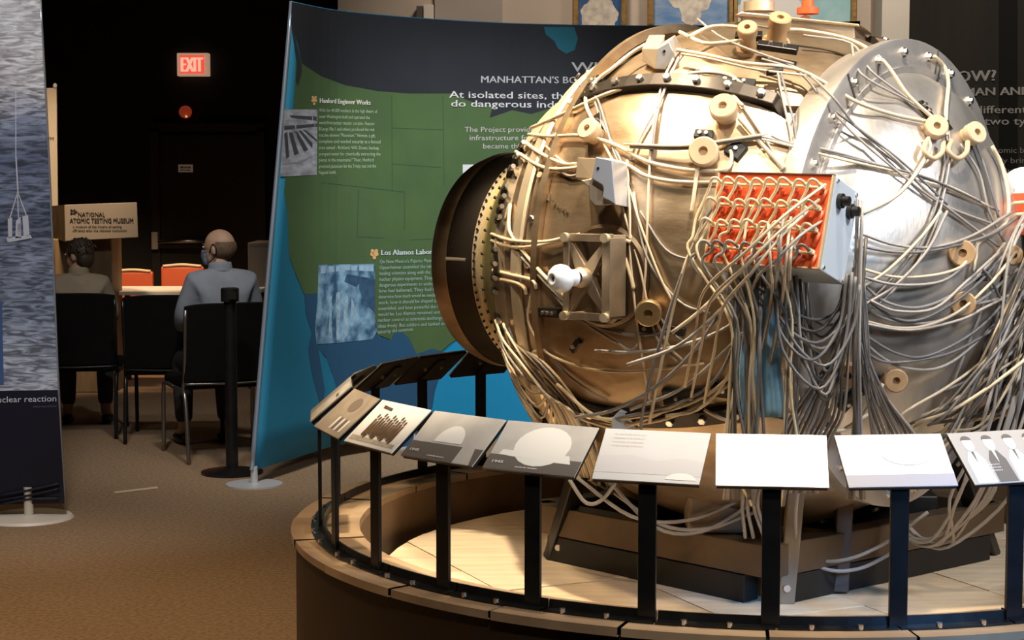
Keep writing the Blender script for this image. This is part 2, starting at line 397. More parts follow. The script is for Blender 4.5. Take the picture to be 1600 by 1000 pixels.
obj('subheading_text', lettering([('At isolated sites, thousands of people', 702, 152.5, 345, 10.5, 4), ('do dangerous industrial jobs', 705, 166.5, 262, 10.5, 3)], ban(.14), .008), M_print, mb)
obj('paragraph_text', lettering([('The Project provided roads and', 726, 206, 172, 8), ('infrastructure for the cities that', 734, 219, 178, 8), ('became the new towns', 755, 232, 122, 8)], ban(.14), .004), mat('pale paragraph print', (.62, .58, .56), .7), mb)
han = ['With the 44,000 workers in the high desert of', 'outer Washington built and operated the', 'world first nuclear reactor complex. Reactor', 'B Large Pile 1 and others produced the rad-', 'ioactive element "Plutonium." Women, a gift,', 'complete and needed security at a fenced', 'area named - Richland, WA. Down, backup,', 'pumped water for chemically extracting the', 'pieces in the mountains." Their, Hanford', 'provided plutonium for the Trinity test and the', 'Nagasaki bomb.']
hw = [92, 80, 88, 88, 89, 97, 95, 97, 86, 90, 27]
obj('site_heading_text', lettering([('Hanford Engineer Works', 500, 160.5, 79, 7.5, 3.5)], ban(.14), .02), mat('white heading print', (.85, .83, .75), .7), mb)
obj('site_text', lettering([(s, 498.5, 174.5+9.75*i, hw[i]*.99, 5.4, 2.2-.28*i) for i, s in enumerate(han)], ban(.14), .004), mat('pale green print', (.52, .66, .46), .7), mb)
lam = ['On New Mexico\'s Pajarito Plateau,', 'Oppenheimer assembled the nation\'s', 'leading scientists along with the best', 'nuclear physics equipment. They did', 'dangerous experiments to understand', 'how fuel behaved. They had to', 'determine how much would be needed to', 'work, how it should be shaped and', 'assembled, and how powerful the blast', 'would be. Los Alamos remained under', 'nuclear control as scientists exchanged', 'ideas freely. But soldiers and tanked area', 'security did continue.']
obj('laboratory_heading_text', lettering([('Los Alamos Laboratory', 596, 398.5, 103, 8, -2)], ban(.14), .02), mat('white heading print 2', (.72, .80, .80), .7), mb)
lw = [88, 92, 92, 92, 98, 90, 98, 96, 104, 102, 104, 110, 56]
obj('laboratory_text', lettering([(s, 593.5-.28*i, 411.5+9.15*i, lw[i], 5.6, -2-.22*i) for i, s in enumerate(lam)], ban(.14), .006), mat('pale teal print', (.42, .60, .55), .7), mb)
for cx, cy, k in ((491, 157, .7), (585, 397, 1.)):
    bm = bmesh.new(); bl = []
    for dx, dy, r in ((-3*k, -5, 2.7*k), (3*k, -5, 2.7*k), (-3.6*k, 0, 3*k), (3.6*k, 0, 3*k), (0, 5, 3*k), (0, -1, 3.6*k)):
        bl.append(flat([(cx+dx+r*math.cos(a*.7), cy+dy+r*1.15*math.sin(a*.7)) for a in range(9)], ban(.15)))
    obj('site_symbol', merge(bl), mat('amber symbol print', (.85, .50, .20), .6), mb)
M_ph1 = mat('aerial photo print', (.56, .56, .62), .7, col2=(.30, .29, .33), ns=9, stretch=(1, 1, 3))
pho = mp('photograph_print', M_ph1, [(444, 171), (496, 171), (495, 273), (438, 276)], .13)
M_phd = mat('photo dark print', (.07, .07, .085), .7)
for q in ([(444, 209), (449, 206), (452, 245), (447, 248)], [(451, 207), (457, 207), (467, 240), (460, 243)], [(459, 205), (465, 206), (482, 234), (475, 237)], [(466, 204), (471, 204), (493, 229), (487, 231)], [(473, 203), (478, 203), (495, 218), (495, 222)], [(444, 197), (496, 193), (496, 198), (444, 203)], [(452, 180), (495, 182), (495, 189), (455, 184)]):
    mp('photograph_detail', M_phd, q, .145)
mp('photograph_detail', mat('photo shadow line', (.3, .3, .36), .7), [(441, 256), (470, 252), (495, 240), (495, 242), (470, 255), (441, 258)], .145)
M_ph2 = mat('river photo print', (.30, .52, .72), .7, col2=(.03, .10, .20), ns=13)
mp('photograph_print', M_ph2, [(498, 414), (586, 412), (586, 497), (590, 516), (582, 530), (535, 535), (495, 538), (492, 516), (496, 470)], .13)
mp('photograph_detail', mat('photo dark hill', (.05, .13, .24), .7, n=.4, ns=20), [(542, 428), (586, 436), (586, 490), (568, 470), (560, 450), (538, 440)], .145)
mp('photograph_detail', mat('photo pale river', (.42, .62, .78), .7, n=.4, ns=30), [(512, 465), (530, 455), (545, 462), (552, 470), (556, 490), (548, 515), (538, 530), (520, 532), (510, 520), (514, 495)], .145)
mp('photograph_detail', mat('photo far sky', (.40, .60, .78), .7, n=.2, ns=30), [(500, 416), (584, 414), (584, 424), (540, 422), (500, 428)], .145)
mp('photograph_print', M_print, [(723, 257), (790, 257), (790, 330), (723, 330)], .13)
for px in (408, 640):
    g = G(px, 745 if px == 408 else 712); ft = bmesh.new(); x = g.x; y = ycurve(g.x)+.02
    spin(ft, [(0, 0), (0, .15), (.008, .15), (.012, .02), (.10, .018), (.10, 0)], Vector((x, y, 0)), Vector((0, 0, 1)), 28)
    obj('foot', ft, mat('pale foot metal', (.62, .62, .62), .4, .3), mb, smooth=.6)

# dark text banner on the right
hb = wthing('text_banner', 'tall dark brown banner reading HOW at the right edge behind the device', 'banner', (3.2, 9.55, 0))
M_hb = mat('dark brown banner print', (.085, .070, .052), .8, col2=(.06, .05, .04), ns=2, stretch=(4, 1, .3))
hx = P(1421, 100, 9.5).x
def rip(x): return 9.5+.03*math.sin((x-hx)*7)
bm = bmesh.new(); prev = None
for i in range(41):
    x = hx+2.6*i/40; cur = [bm.verts.new((x, rip(x)+o_, z)) for o_ in (0, .02) for z in (.1, 3.3)]
    if prev:
        bm.faces.new((prev[0], cur[0], cur[1], prev[1])); bm.faces.new((prev[2], cur[2], cur[3], prev[3]))
        bm.faces.new((prev[1], cur[1], cur[3], prev[3])); bm.faces.new((prev[0], cur[0], cur[2], prev[2]))
    else: bm.faces.new((cur[0], cur[1], cur[3], cur[2]))
    prev = cur
bm.faces.new((prev[0], prev[1], prev[3], prev[2]))
obj('fabric', bm, M_hb, hb, smooth=.7)
hf = lambda x, y: (lambda p: Vector((p.x, rip(p.x)-.006, p.z)))(P(x, y, 9.5))
for a, b in ((1560, 1588),):
    obj('fold_shade_stripe', flat([(a, 0), (b, 0), (b, 600), (a, 600)], lambda x, y: hf(x, y)+Vector((0, .003, 0)), 6), mat('fold shade print', (.018, .015, .012), .8), hb)  # shade of a fabric fold laid on as a near black stripe
obj('heading_text', lettering([('HOW?', 1478, 128, 77, 17, -2), ('FAT MAN AND LITTLE BOY', 1466, 150, 260, 12.5, -3)], hf, .02), mat('grey brown lettering', (.85, .80, .74), .7), hb)
obj('subheading_text', lettering([('Two different designs', 1476, 177, 196, 12), ('used two types', 1490, 195, 140, 12)], hf, .008), _m['grey brown lettering'], hb)
obj('paragraph_text', lettering([('An atomic bomb needs to', 1527, 239, 150, 9), ('quickly bring fuel in', 1530, 255, 118, 9), ('and just the mass', 1542, 271, 110, 9)], hf, .002), mat('dim lettering', (.62, .58, .52), .7), hb)

# ------------------------------------------------------------ left banner
lb = wthing('photo_banner', 'tall banner with a blue grey sea photograph above a navy panel at the left edge', 'banner', (-2.5, 8.2, 0))
Y = 8.2
def slab(pts, y0, th, m, name, parent, **k):
    n = len(pts); q = [P(x, z, y0) for x, z in pts]; q2 = [p+Vector((0, th, 0)) for p in q]
    bm = bmesh.new(); a = [bm.verts.new(p) for p in q]; b = [bm.verts.new(p) for p in q2]
    bm.faces.new(a); bm.faces.new(b[::-1])
    for i in range(n): bm.faces.new((a[i], a[(i+1) % n], b[(i+1) % n], b[i]))
    return obj(name, bm, m, parent, **k)
m = mat('sea photograph print', (.50, .52, .58), .75)
nt = m.node_tree; bs = nt.nodes['Principled BSDF']; tc = nt.nodes['Texture Coordinate']; mpn = nt.nodes['Mapping']
sx = nt.nodes.new('ShaderNodeSeparateXYZ'); nt.links.new(tc.outputs['Object'], sx.inputs[0])
mpn.inputs['Scale'].default_value = (4, 1, 22); mpn.inputs['Rotation'].default_value = (0, .25, 0)
nz = nt.nodes.new('ShaderNodeTexNoise'); nz.inputs['Scale'].default_value = 2.2; nz.inputs['Distortion'].default_value = 1.2; nz.inputs['Detail'].default_value = 9; nt.links.new(mpn.outputs[0], nz.inputs[0])
n2 = nt.nodes.new('ShaderNodeTexNoise'); n2.inputs['Scale'].default_value = 3.2; n2.inputs['Detail'].default_value = 4; nt.links.new(tc.outputs['Object'], n2.inputs[0])
cr = nt.nodes.new('ShaderNodeValToRGB'); e = cr.color_ramp; e.elements[0].position = 0; e.elements[0].color = (.55, .57, .62, 1); e.elements[1].position = 1; e.elements[1].color = (.62, .60, .60, 1)
for ps, c in ((.16, (.42, .45, .52, 1)), (.30, (.20, .24, .31, 1)), (.46, (.22, .25, .33, 1)), (.54, (.07, .09, .14, 1)), (.60, (.17, .2, .28, 1)), (.66, (.09, .11, .17, 1)), (.76, (.22, .25, .33, 1)), (.84, (.55, .52, .52, 1))):
    q = e.elements.new(ps); q.color = c
mr = nt.nodes.new('ShaderNodeMapRange'); mr.inputs['From Min'].default_value = .6; mr.inputs['From Max'].default_value = 2.5
ad = nt.nodes.new('ShaderNodeMath'); ad.operation = 'MULTIPLY_ADD'; ad.inputs[1].default_value = .35; nt.links.new(n2.outputs[0], ad.inputs[0]); nt.links.new(sx.outputs[2], ad.inputs[2])
nt.links.new(ad.outputs[0], mr.inputs['Value']); nt.links.new(mr.outputs[0], cr.inputs[0])
mx = nt.nodes.new('ShaderNodeMix'); mx.data_type = 'RGBA'; mx.blend_type = 'OVERLAY'; mx.inputs['Factor'].default_value = .6
c3 = nt.nodes.new('ShaderNodeValToRGB'); c3.color_ramp.elements[0].position = .40; c3.color_ramp.elements[1].position = .62; nt.links.new(nz.outputs[0], c3.inputs[0])
nt.links.new(cr.outputs[0], mx.inputs['A']); nt.links.new(c3.outputs[0], mx.inputs['B']); nt.links.new(mx.outputs['Result'], bs.inputs['Base Color'])
slab([(-150, -20), (61, -20), (62, 0), (75, 250), (90, 609), (-150, 614)], Y, .025, m, 'photograph_panel', lb)
M_navy = mat('navy print', (.010, .012, .028), .55, n=.3, ns=3)
slab([(-150, 614), (90, 609), (101, 787), (-150, 789)], Y, .025, M_navy, 'navy_panel', lb)
lf = lambda x, y: P(x, y, Y-.004)
obj('caption_text', lettering([('a controlled nuclear reaction', -92, 631, 180, 9.5, -4)], lf, .006), mat('caption white', (.75, .75, .80), .7), lb)
obj('credit_text', lettering([('photo: navy archives', 52, 637, 36, 4, -1)], lf), mat('credit grey', (.12, .13, .18), .7), lb)
M_tow = mat('printed tower pale', (.62, .62, .66), .7)
for q in ([(25, 345), (32, 338), (33, 372), (24, 372)], [(27, 349), (33, 349), (32, 370), (28, 370)], [(12+0, 342), (19, 340), (19, 371), (13, 372)], [(35, 338), (44, 336), (46, 368), (37, 370)], [(10, 371), (48, 367), (50, 372), (12, 379)],
          [(27, 300), (28.4, 300), (16, 342), (14, 342)], [(27, 300), (28.5, 300), (42, 336), (40, 336)], [(26.8, 305), (28.4, 305), (29.5, 340), (28, 340)], [(24, 245), (26, 245), (29, 300), (27, 300)], [(24, 140), (25.4, 140), (25.4, 245), (24, 245)]):
    obj('printed_tower', flat(q, lambda x, y: P(x, y, Y-.003)), M_tow, lb)
obj('printed_strip', flat([(-10, 470), (3, 470), (6, 600), (-10, 600)], lf), mat('blue print strip', (.06, .12, .28), .7), lb)
for y0 in (776, 768, 782):
    obj('fabric_fold', tb([P(0, y0+6, Y-.004), P(45, y0-2, Y-.010), P(92, y0-12 if y0 < 780 else y0-3, Y-.004)], .006), M_navy, lb, smooth=True)
obj('edge_tube', tb([P(62.5, -2, Y+.01), P(76, 250, Y+.01), P(91, 609, Y+.01), P(101.5, 787, Y+.01)], .007), mat('banner edge metal', (.45, .45, .48), .3, .6), lb, smooth=True)
g = G(33, 818); fb = bmesh.new(); spin(fb, [(0, 0), (0, .21), (.012, .20), (.016, .03), (.016, .022), (.15, .022), (.15, 0)], Vector((g.x, Y+.01, 0)), Vector((0, 0, 1)), 32)
obj('foot', fb, mat('cream foot metal', (.75, .68, .58), .4), lb, smooth=.6)

# cream roll banner behind it
cb = wthing('cream_banner', 'narrow cream roll-up banner standing behind the sea photograph banner', 'banner', P(80, 470, 14.6))
slab([(40, 139), (88, 137), (90, 320), (92, 582), (40, 582)], 14.6, .02, mat('cream banner print', (.72, .60, .46), .7), 'fabric', cb)
obj('lettering', lettering([('MUSEUM', 52, 219, 32, 5), ('TESTING', 56, 226, 20, 3)], lambda x, y: P(x, y, 14.59)), M_black, cb)
obj('pole_tip', ell(bmesh.new(), P(86, 134, 14.6), (.018, .018, .022)), M_white, cb)

# lectern with sign
M_lw = mat('lectern wood', (.36, .23, .12), .55, col2=(.26, .16, .08), ns=6, stretch=(4, 4, .6))
lc = wthing('lectern', 'tan wooden lectern carrying a wide museum name board', 'lectern', (P(130, 420, 13.2).x, 13.3, 0))
a = P(85, 373, 13.2); b = P(175, 373, 13.2)
obj('column', bx(((a.x+b.x)/2, 13.35, a.z/2), (b.x-a.x, .35, a.z)), M_lw, lc, bevel=.01)
q = [P(101, 320, 13.0), P(214, 316, 13.0), P(216, 371, 13.0), P(102, 377, 13.0)]
q2 = [P(78, 323, 13.4), P(190, 321, 13.4), P(192, 366, 13.4), P(79, 370, 13.4)]
obj('name_board', hexa(q+q2), mat('board cream', (.42, .34, .27), .6), lc, bevel=.004)
obj('board_side', hexa([P(100.5, 320, 12.998), P(79, 322, 13.38), P(79.5, 371, 13.38), P(101.5, 377.5, 12.998), P(101.8, 320, 13.0), P(80, 322, 13.42), P(80.5, 371, 13.42), P(102.5, 377, 13.0)]), M_lw, lc)
nb = lambda x, y: P(x, y, 12.997)
obj('lettering', lettering([('NATIONAL', 122, 338, 42, 6.5), ('ATOMIC TESTING MUSEUM', 109, 348, 99, 7.2), ('a museum of the history of testing', 114, 355, 76, 3), ('affiliated with the national institution', 114, 361, 84, 3)], nb, .016), mat('board lettering', (.05, .03, .02), .6), lc)
em = [flat([(110+dx, 327+dy), (113+dx, 327+dy), (113+dx, 335+dy), (110+dx, 335+dy)], nb) for dx, dy in ((0, 0), (5, 0))]
em.append(flat([(110, 328), (121, 330), (121, 331.5), (110, 329.5)], nb)); em.append(flat([(110, 334), (121, 331), (121, 332.5), (110, 335.5)], nb))
obj('emblem', merge(em), _m['board lettering'], lc)

# table, red chairs and a cabinet far back
tt = wthing('far_table', 'white topped table seen between the two seated people', 'table', (-3.0, 13.6, 0))
a = P(160, 459, 13.4); b = P(400, 459, 13.4)
obj('tabletop', bx(((a.x+b.x)/2, 13.75, .745), (b.x-a.x, .7, .03)), mat('white tabletop', (.8, .74, .64), .4), tt, bevel=.004)
for x in (a.x+.05, b.x-.05):
    for y in (13.45, 14.05): obj('leg', bx((x, y, .365), (.04, .04, .73)), M_blackmetal, tt)
M_rc = mat('orange red upholstery', (.62, .11, .035), .55)
for i, (x0, x1, yt, lbl) in enumerate(((174, 239, 424, 'red upholstered chair behind the white table, left one'), (251, 318, 416, 'red upholstered chair behind the white table, partly hidden by the masked man'))):
    a = P(x0, yt, 14.6); b = P(x1, yt, 14.6); cx = (a.x+b.x)/2; wd = b.x-a.x
    t = wthing('red_chair', lbl, 'chair', (cx, 14.8, 0), 'red chairs behind the white table')
    obj('backrest', bx((cx, 14.62, (a.z+.55)/2), (wd, .05, a.z-.55)), M_rc, t, bevel=.02)
    obj('top_trim', tb([(a.x+.02, 14.60, a.z), (cx, 14.60, a.z+.012), (b.x-.02, 14.60, a.z)], .013), mat('pale piping', (.7, .5, .32), .5), t, smooth=True)
    obj('seat', bx((cx, 14.86, .45), (wd, .45, .07)), M_rc, t, bevel=.02)
    for sx_ in (-1, 1):
        for yy in (14.64, 15.06): obj('leg', tb([(cx+sx_*(wd/2-.02), yy, .42), (cx+sx_*(wd/2-.01), yy, 0)], .012, smooth=False), M_chrome, t)
cbx = wthing('grey_cabinet', 'low dark grey cabinet partly hidden by the edge of the map banner', 'cabinet', (P(400, 420, 14).x, 14.2, 0))
a = P(387, 379, 14); b = P(440, 379, 14)
obj('body', bx(((a.x+b.x)/2, 14.25, a.z/2), (b.x-a.x, .5, a.z)), mat('dark grey laminate', (.07, .062, .055), .6), cbx, bevel=.008)
obj('door_leaf', bx(((a.x+b.x)/2, 13.995, a.z/2), (b.x-a.x-.04, .015, a.z-.08)), mat('dark grey laminate 2', (.085, .075, .065), .6), cbx)

# ------------------------------------------------------------ black chairs
M_cloth = mat('black chair fabric', (.004, .0035, .003), .85, n=.3, ns=40, spec=.15)
M_cframe = mat('dim steel chair frame', (.30, .27, .24), .35, .9)
def make_chair(label, loc, rz, wd=.54, M_cframe=None):
    t = thing('stacking_chair', label, 'chair', loc, rz, 'black chairs in the dark area')     # sitter looks along +Y
    bm = bmesh.new(); n = 10
    for s in (0, 1):
        pass
    g = []
    for o_ in (0, .035):
        g.append([[bm.verts.new((wd*(i/n-.5), -.24-.05*j/6-.03*math.cos(math.pi*(i/n-.5))+o_, .46+.455*j/6-(.015*abs(2*i/n-1)**4 if j == 6 else 0))) for j in range(7)] for i in range(n+1)])
    A, B = g
    for q in g:
        for i in range(n):
            for j in range(6): bm.faces.new((q[i][j], q[i+1][j], q[i+1][j+1], q[i][j+1]))
    for i in range(n):
        for j in (0, 6): bm.faces.new((A[i][j], A[i+1][j], B[i+1][j], B[i][j]))
    for j in range(6):
        for i in (0, n): bm.faces.new((A[i][j], A[i][j+1], B[i][j+1], B[i][j]))
    obj('backrest', bm, M_cloth, t, smooth=.8, bevel=.006)
    obj('seat', bx((0, .02, .445), (wd-.02, .48, .06)), M_cloth, t, bevel=.02)
    for s in (-1, 1):
        x = s*(wd/2-.005)
        obj('leg', tb([(x, .26, 0), (x, .245, .36), (x, .20, .415), (x, .0, .412)], .0125), M_cframe, t, smooth=True)
        obj('leg', tb([(x, -.30, 0), (x, -.24, .36), (x, -.17, .405), (x, .0, .412)], .0125), M_cframe, t, smooth=True)
        obj('back_post', tb([(x, -.19, .41), (x, -.235, .52), (x+s*.004, -.285, .88)], .011), M_cframe, t, smooth=True)
    obj('back_rail', tb([(-wd/2, -.262, .455), (0, -.285, .45), (wd/2, -.262, .455)], .007), M_cframe, t, smooth=True)
    return t
make_chair('black chair under the person with brown hair', (-2.79, 11.05, 0), .10, .58, M_blackmetal)
make_chair('empty black chair with its back to the viewer between the two seated people', (-2.10, 10.88, 0), .08, .60, M_blackmetal)
make_chair('black chair with curved steel legs under the masked person, beside the barrier post', (-1.72, 10.18, 0), .45, .56, M_cframe)

# stanchion
st = wthing('stanchion', 'black barrier post standing at the left edge of the map banner', 'post', (P(360, 740, 9.45).x, 9.5, 0))
X = P(361, 600, 9.5).x
b = bmesh.new(); spin(b, [(0, 0), (0, .17), (.012, .17), (.03, .06), (.03, 0)], Vector((X, 9.5, 0)), Vector((0, 0, 1)), 32); obj('base', b, M_blackmetal, st, smooth=.6)
obj('pole', cyl(bmesh.new(), (X, 9.5, .03), (X, 9.5, .95), .034, seg=24), M_blackmetal, st, smooth=.6)
b = bmesh.new(); spin(b, [(0, 0), (0, .05), (.07, .05), (.075, .043), (.075, 0)], Vector((X, 9.5, .95)), Vector((0, 0, 1)), 24); obj('belt_head', b, M_black, st, smooth=.6)
obj('belt_clip', bx((X+.02, 9.445, .985), (.04, .02, .04)), M_black, st)
# floor tape mark
tag(obj('floor_tape', flat([(178, 768), (246, 760), (247, 763), (180, 771)], lambda x, y: G(x, y, .002)), mat('pale tape', (.62, .45, .28), .7)), 'short pale strip of tape on the carpet left of the display ring', 'tape')

# ------------------------------------------------------------ people
def evalmesh(o):
    bpy.context.view_layer.update()
    me = bpy.data.meshes.new_from_object(o.evaluated_get(bpy.context.evaluated_depsgraph_get()))
    bpy.data.objects.remove(o); return me
def skin(vs_, es, rs, lv=2):
    me = bpy.data.meshes.new('s'); me.from_pydata(vs_, es, []); o = bpy.data.objects.new('s', me); C.objects.link(o)
    md = o.modifiers.new('k', 'SKIN'); md.use_smooth_shade = True
    for i, d in enumerate(me.skin_vertices[0].data): d.radius = (rs[i], rs[i]) if not isinstance(rs[i], tuple) else rs[i]; d.use_root = (i == 0)
    s = o.modifiers.new('u', 'SUBSURF'); s.levels = lv; s.render_levels = lv
    return evalmesh(o)
def remesh(bm, vox, sm=4):
    me = bpy.data.meshes.new('r'); bm.to_mesh(me); bm.free(); o = bpy.data.objects.new('r', me); C.objects.link(o)
    r = o.modifiers.new('r', 'REMESH'); r.mode = 'VOXEL'; r.voxel_size = vox; r.use_smooth_shade = True
    s = o.modifiers.new('s', 'SMOOTH'); s.factor = .5; s.iterations = sm
    return evalmesh(o)
def person(label, loc, rz, headyaw, hair, shirt_m, skin_m, mask, k=1., lean=0., bald=False):
    t = thing('person', label, 'person', loc, rz); t.scale = (k, k, k)
    V = [(0, 0, .57), (0, -.01, .72), (0, -.02, .90), (0, -.01, 1.02), (0, .005, 1.09), (0, .015, 1.16)]
    R = [(.15, .12), (.135, .11), (.155, .115), (.12, .085), .056, .052]; Ed = [(0, 1), (1, 2), (2, 3), (3, 4), (4, 5)]
    body_end = 5
    for s in (-1, 1):
        n = len(V); V += [(s*.155, -.02, 1.01), (s*.215, .03, .82), (s*.19, .16, .745), (s*.14, .31, .80), (s*.13, .36, .805)]
        R += [.062, .047, .042, .029, .032]; Ed += [(3, n), (n, n+1), (n+1, n+2), (n+2, n+3), (n+3, n+4)]
        n = len(V); V += [(s*.09, .06, .545), (s*.13, .45, .52), (s*.13, .43, .28), (s*.13, .41, .09), (s*.14, .53, .035)]
        R += [.09, .06, .052, .038, .036]; Ed += [(0, n), (n, n+1), (n+1, n+2), (n+2, n+3), (n+3, n+4)]
    bm = bmesh.new(); me = skin(V, Ed, R); bm.from_mesh(me)
    HM = Matrix.Translation((0, .03, 1.215)) @ Matrix.Rotation(headyaw, 4, 'Z')
    H = lambda x, y, z: HM @ Vector((x, y, z))
    R3 = HM.to_3x3()
    ell(bm, H(0, -.008, .018), (.076, .094, .092), R3); ell(bm, H(0, .022, -.045), (.060, .070, .068), R3)       # skull, jaw
    ell(bm, H(0, .085, -.02), (.012, .020, .024), R3)                                                            # nose
    ell(bm, H(0, .078, -.055), (.024, .012, .010), R3); ell(bm, H(0, .070, -.095), (.024, .016, .016), R3)      # lips, chin
    for s in (-1, 1):
        ell(bm, H(s*.078, -.008, -.012), (.010, .020, .032), R3); ell(bm, H(s*.030, .078, .004), (.016, .010, .008), R3)
        for q in range(4):      # fingers
            x0 = s*(.13-.026+.018*q); L = (.058, .068, .064, .05)[q]
            tube(bm, [(x0, .375, .805), (x0, .40+L*.3, .803), (x0, .40+L*.7, .79), (x0, .395+L, .77)], .0085, seg=6, k=2)
        tube(bm, [(s*.105, .36, .80), (s*.08, .385, .80), (s*.075, .415, .79)], .0095, seg=6, k=2)
        ell(bm, (s*.13, .375, .805), (.040, .038, .017))
    me = remesh(bm, .0085, 3); me.materials.clear(); me.materials.append(skin_m); me.shade_smooth()
    o = bpy.data.objects.new('body', me); link(o, t)
    for s in (-1, 1):
        obj('eye', ell(bmesh.new(), H(s*.030, .0835, .004), (.011, .006, .006), R3, 10), M_white, t)
        obj('eyebrow', ell(bmesh.new(), H(s*.030, .083, .022), (.017, .006, .004), R3, 8), hair, t)
    # shirt
    n = 5; V2 = [V[i] for i in (0, 1, 2, 3, 4)]; R2 = [(.165, .135), (.16, .13), (.178, .135), (.14, .105), .058]; E2 = [(0, 1), (1, 2), (2, 3), (3, 4)]
    for s in (-1, 1):
        n = len(V2); V2 += [(s*.158, -.02, 1.015), (s*.217, .03, .82), (s*.19, .16, .75), (s*.148, .285, .79)]; R2 += [.078, .062, .055, .040]
        E2 += [(3, n), (n, n+1), (n+1, n+2), (n+2, n+3)]
    bm = bmesh.new(); bm.from_mesh(skin(V2, E2, R2)); me = remesh(bm, .012, 3); me.materials.clear(); me.materials.append(shirt_m); me.shade_smooth()
    sh = bpy.data.objects.new('shirt', me); link(sh, t)
    b = bmesh.new(); spin(b, [(0, .078), (.03, .070), (.055, .066), (.055, .060), (.0, .066)], Vector((0, .0, 1.075)), Vector((0, .12, 1)), 24)
    obj('collar', b, shirt_m, t, smooth=True)
    V3 = [(0, .0, .56)]; R3_ = [(.17, .14)]; E3 = []
    for s in (-1, 1):
        n = len(V3); V3 += [(s*.09, .06, .55), (s*.13, .45, .525), (s*.13, .43, .28), (s*.13, .415, .12)]; R3_ += [.10, .072, .064, .055]; E3 += [(0, n), (n, n+1), (n+1, n+2), (n+2, n+3)]
    bm = bmesh.new(); bm.from_mesh(skin(V3, E3, R3_)); me = remesh(bm, .012, 2); me.materials.clear(); me.materials.append(mat('dark trousers', (.03, .028, .03), .8)); me.shade_smooth()
    link(bpy.data.objects.new('trousers', me), t)
    for s in (-1, 1): obj('shoe', ell(bmesh.new(), (s*.137, .47, .035), (.045, .12, .038)), M_black, t, smooth=True)
    # hair
    bm = bmesh.new()
    if bald:
        ell(bm, H(0, -.014, .006), (.082, .098, .082), R3, 28)
        me_ = [v for v in bm.verts]
        loc_ = HM.inverted()
        kill = [v for v in bm.verts if (loc_@v.co).y > .0 or (loc_@v.co).z > .048 or (loc_@v.co).z < -.07]
    else:
        ell(bm, H(0, -.016, .030), (.086, .096, .090), R3, 28); ell(bm, H(0, -.05, -.02), (.070, .060, .075), R3, 20)
        loc_ = HM.inverted()
        kill = [v for v in bm.verts if (loc_@v.co).y > .045 and (loc_@v.co).z < .06]
    bmesh.ops.delete(bm, geom=kill, context='VERTS')
    if not bald:
        for i in range(46):
            a = random.uniform(0, 6.28); e_ = random.uniform(.1, 1.3)
            p = Vector((.088*math.cos(a)*math.cos(e_), -.016+.098*math.sin(a)*math.cos(e_), .03+.094*math.sin(e_)))
            if p.y > .05 and p.z < .06: continue
            q = p+Vector((p.x*.05, -.02, -.02)); tube(bm, [HM@p, HM@((p+q)/2*1.04), HM@q], .006, seg=5, k=3)
    obj('hair', bm, hair, t, smooth=True)
    if mask:
        bm = bmesh.new(); g = []
        for i in range(11):
            a = (i/10-.5)*2.3; row = []
            for j in range(6):
                z = -.098+.085*j/5; r = .073+.028*math.exp(-(a*1.2)**2)*(1-abs(j/5-.6)*.8)
                row.append(bm.verts.new(H(math.sin(a)*r*1.0, .012+math.cos(a)*r, z)))
            g.append(row)
        for i in range(10):
            for j in range(5): bm.faces.new((g[i][j], g[i+1][j], g[i+1][j+1], g[i][j+1]))
        mo = obj('face_mask', bm, mat('patterned mask cloth', (.30, .33, .40), .8, col2=(.04, .05, .08), ns=60), t, smooth=True)
        sd = mo.modifiers.new('s', 'SOLIDIFY'); sd.thickness = .003
        for s in (-1, 1):
            obj('mask_strap', tb([H(s*.068, .028, -.03), H(s*.082, .0, .022), H(s*.088, -.022, .012), H(s*.088, -.028, -.02), H(s*.080, -.012, -.052), H(s*.066, .03, -.085)], .0035, seg=6), M_black, t, smooth=True)
    return t
M_skin = mat('warm skin', (.55, .33, .21), .55, n=.12, ns=20)
M_skin2 = mat('tanned skin', (.48, .28, .18), .55, n=.1, ns=20)
pr = P(338, 440, 10.95)
person('seated person in a grey blue shirt and patterned face mask, thinning hair, head turned left', (-1.72, 10.24, 0), .42, .85, mat('short grey brown hair', (.20, .12, .07), .8, n=.4, ns=60),
       mat('grey blue shirt', (.27, .29, .33), .8, n=.15, ns=12), M_skin, True, 1.0, bald=True)
pl_ = P(136, 440, 11.1)
person('seated person in a tan shirt with brown hair in front of the wooden lectern', (-2.77, 11.10, 0), .15, 1.05, mat('dark brown hair', (.055, .032, .018), .6, n=.4, ns=40),
       mat('olive tan shirt', (.30, .23, .15), .8, n=.15, ns=12), M_skin2, False, .935)

# ------------------------------------------------------------ display ring
RX, RY, RZ = .803, 5.647, .5
RC = Vector((RX, RY, 0)); R_OUT, R_IN, R_POST = 1.515, 1.30, 1.4245
PF = .345                      # platform floor height
dp = wthing('display_plinth', 'round brown plinth with a low curved wall around the spherical device', 'plinth', (RX, RY, 0))
b = bmesh.new(); spin(b, [(0, R_OUT-.012), (RZ-.022, R_OUT-.012), (RZ-.022, R_IN+.004), (0.0, R_IN+.004)], RC, Vector((0, 0, 1)), 128)
obj('curved_wall', b, M_skirt, dp, smooth=.6)
b = bmesh.new(); spin(b, [(.2, R_IN-.001), (RZ-.022, R_IN-.001), (RZ-.022, R_IN+.004), (.2, R_IN+.004)], RC, Vector((0, 0, 1)), 128)
obj('inner_lining', b, mat('shadowed lining', (.24, .15, .085), .5, n=.2, ns=6), dp, smooth=.6)  # shadow inside the low wall is put into this darker brown
R_PF = 1.225
b = bmesh.new(); spin(b, [(.2, R_PF-.02), (.22, R_PF-.02), (.22, R_IN+.002), (.2, R_IN+.002), (.2, R_PF-.02)], RC, Vector((0, 0, 1)), 96); obj('trench_floor', b, mat('dark trench', (.07, .045, .028), .8), dp)
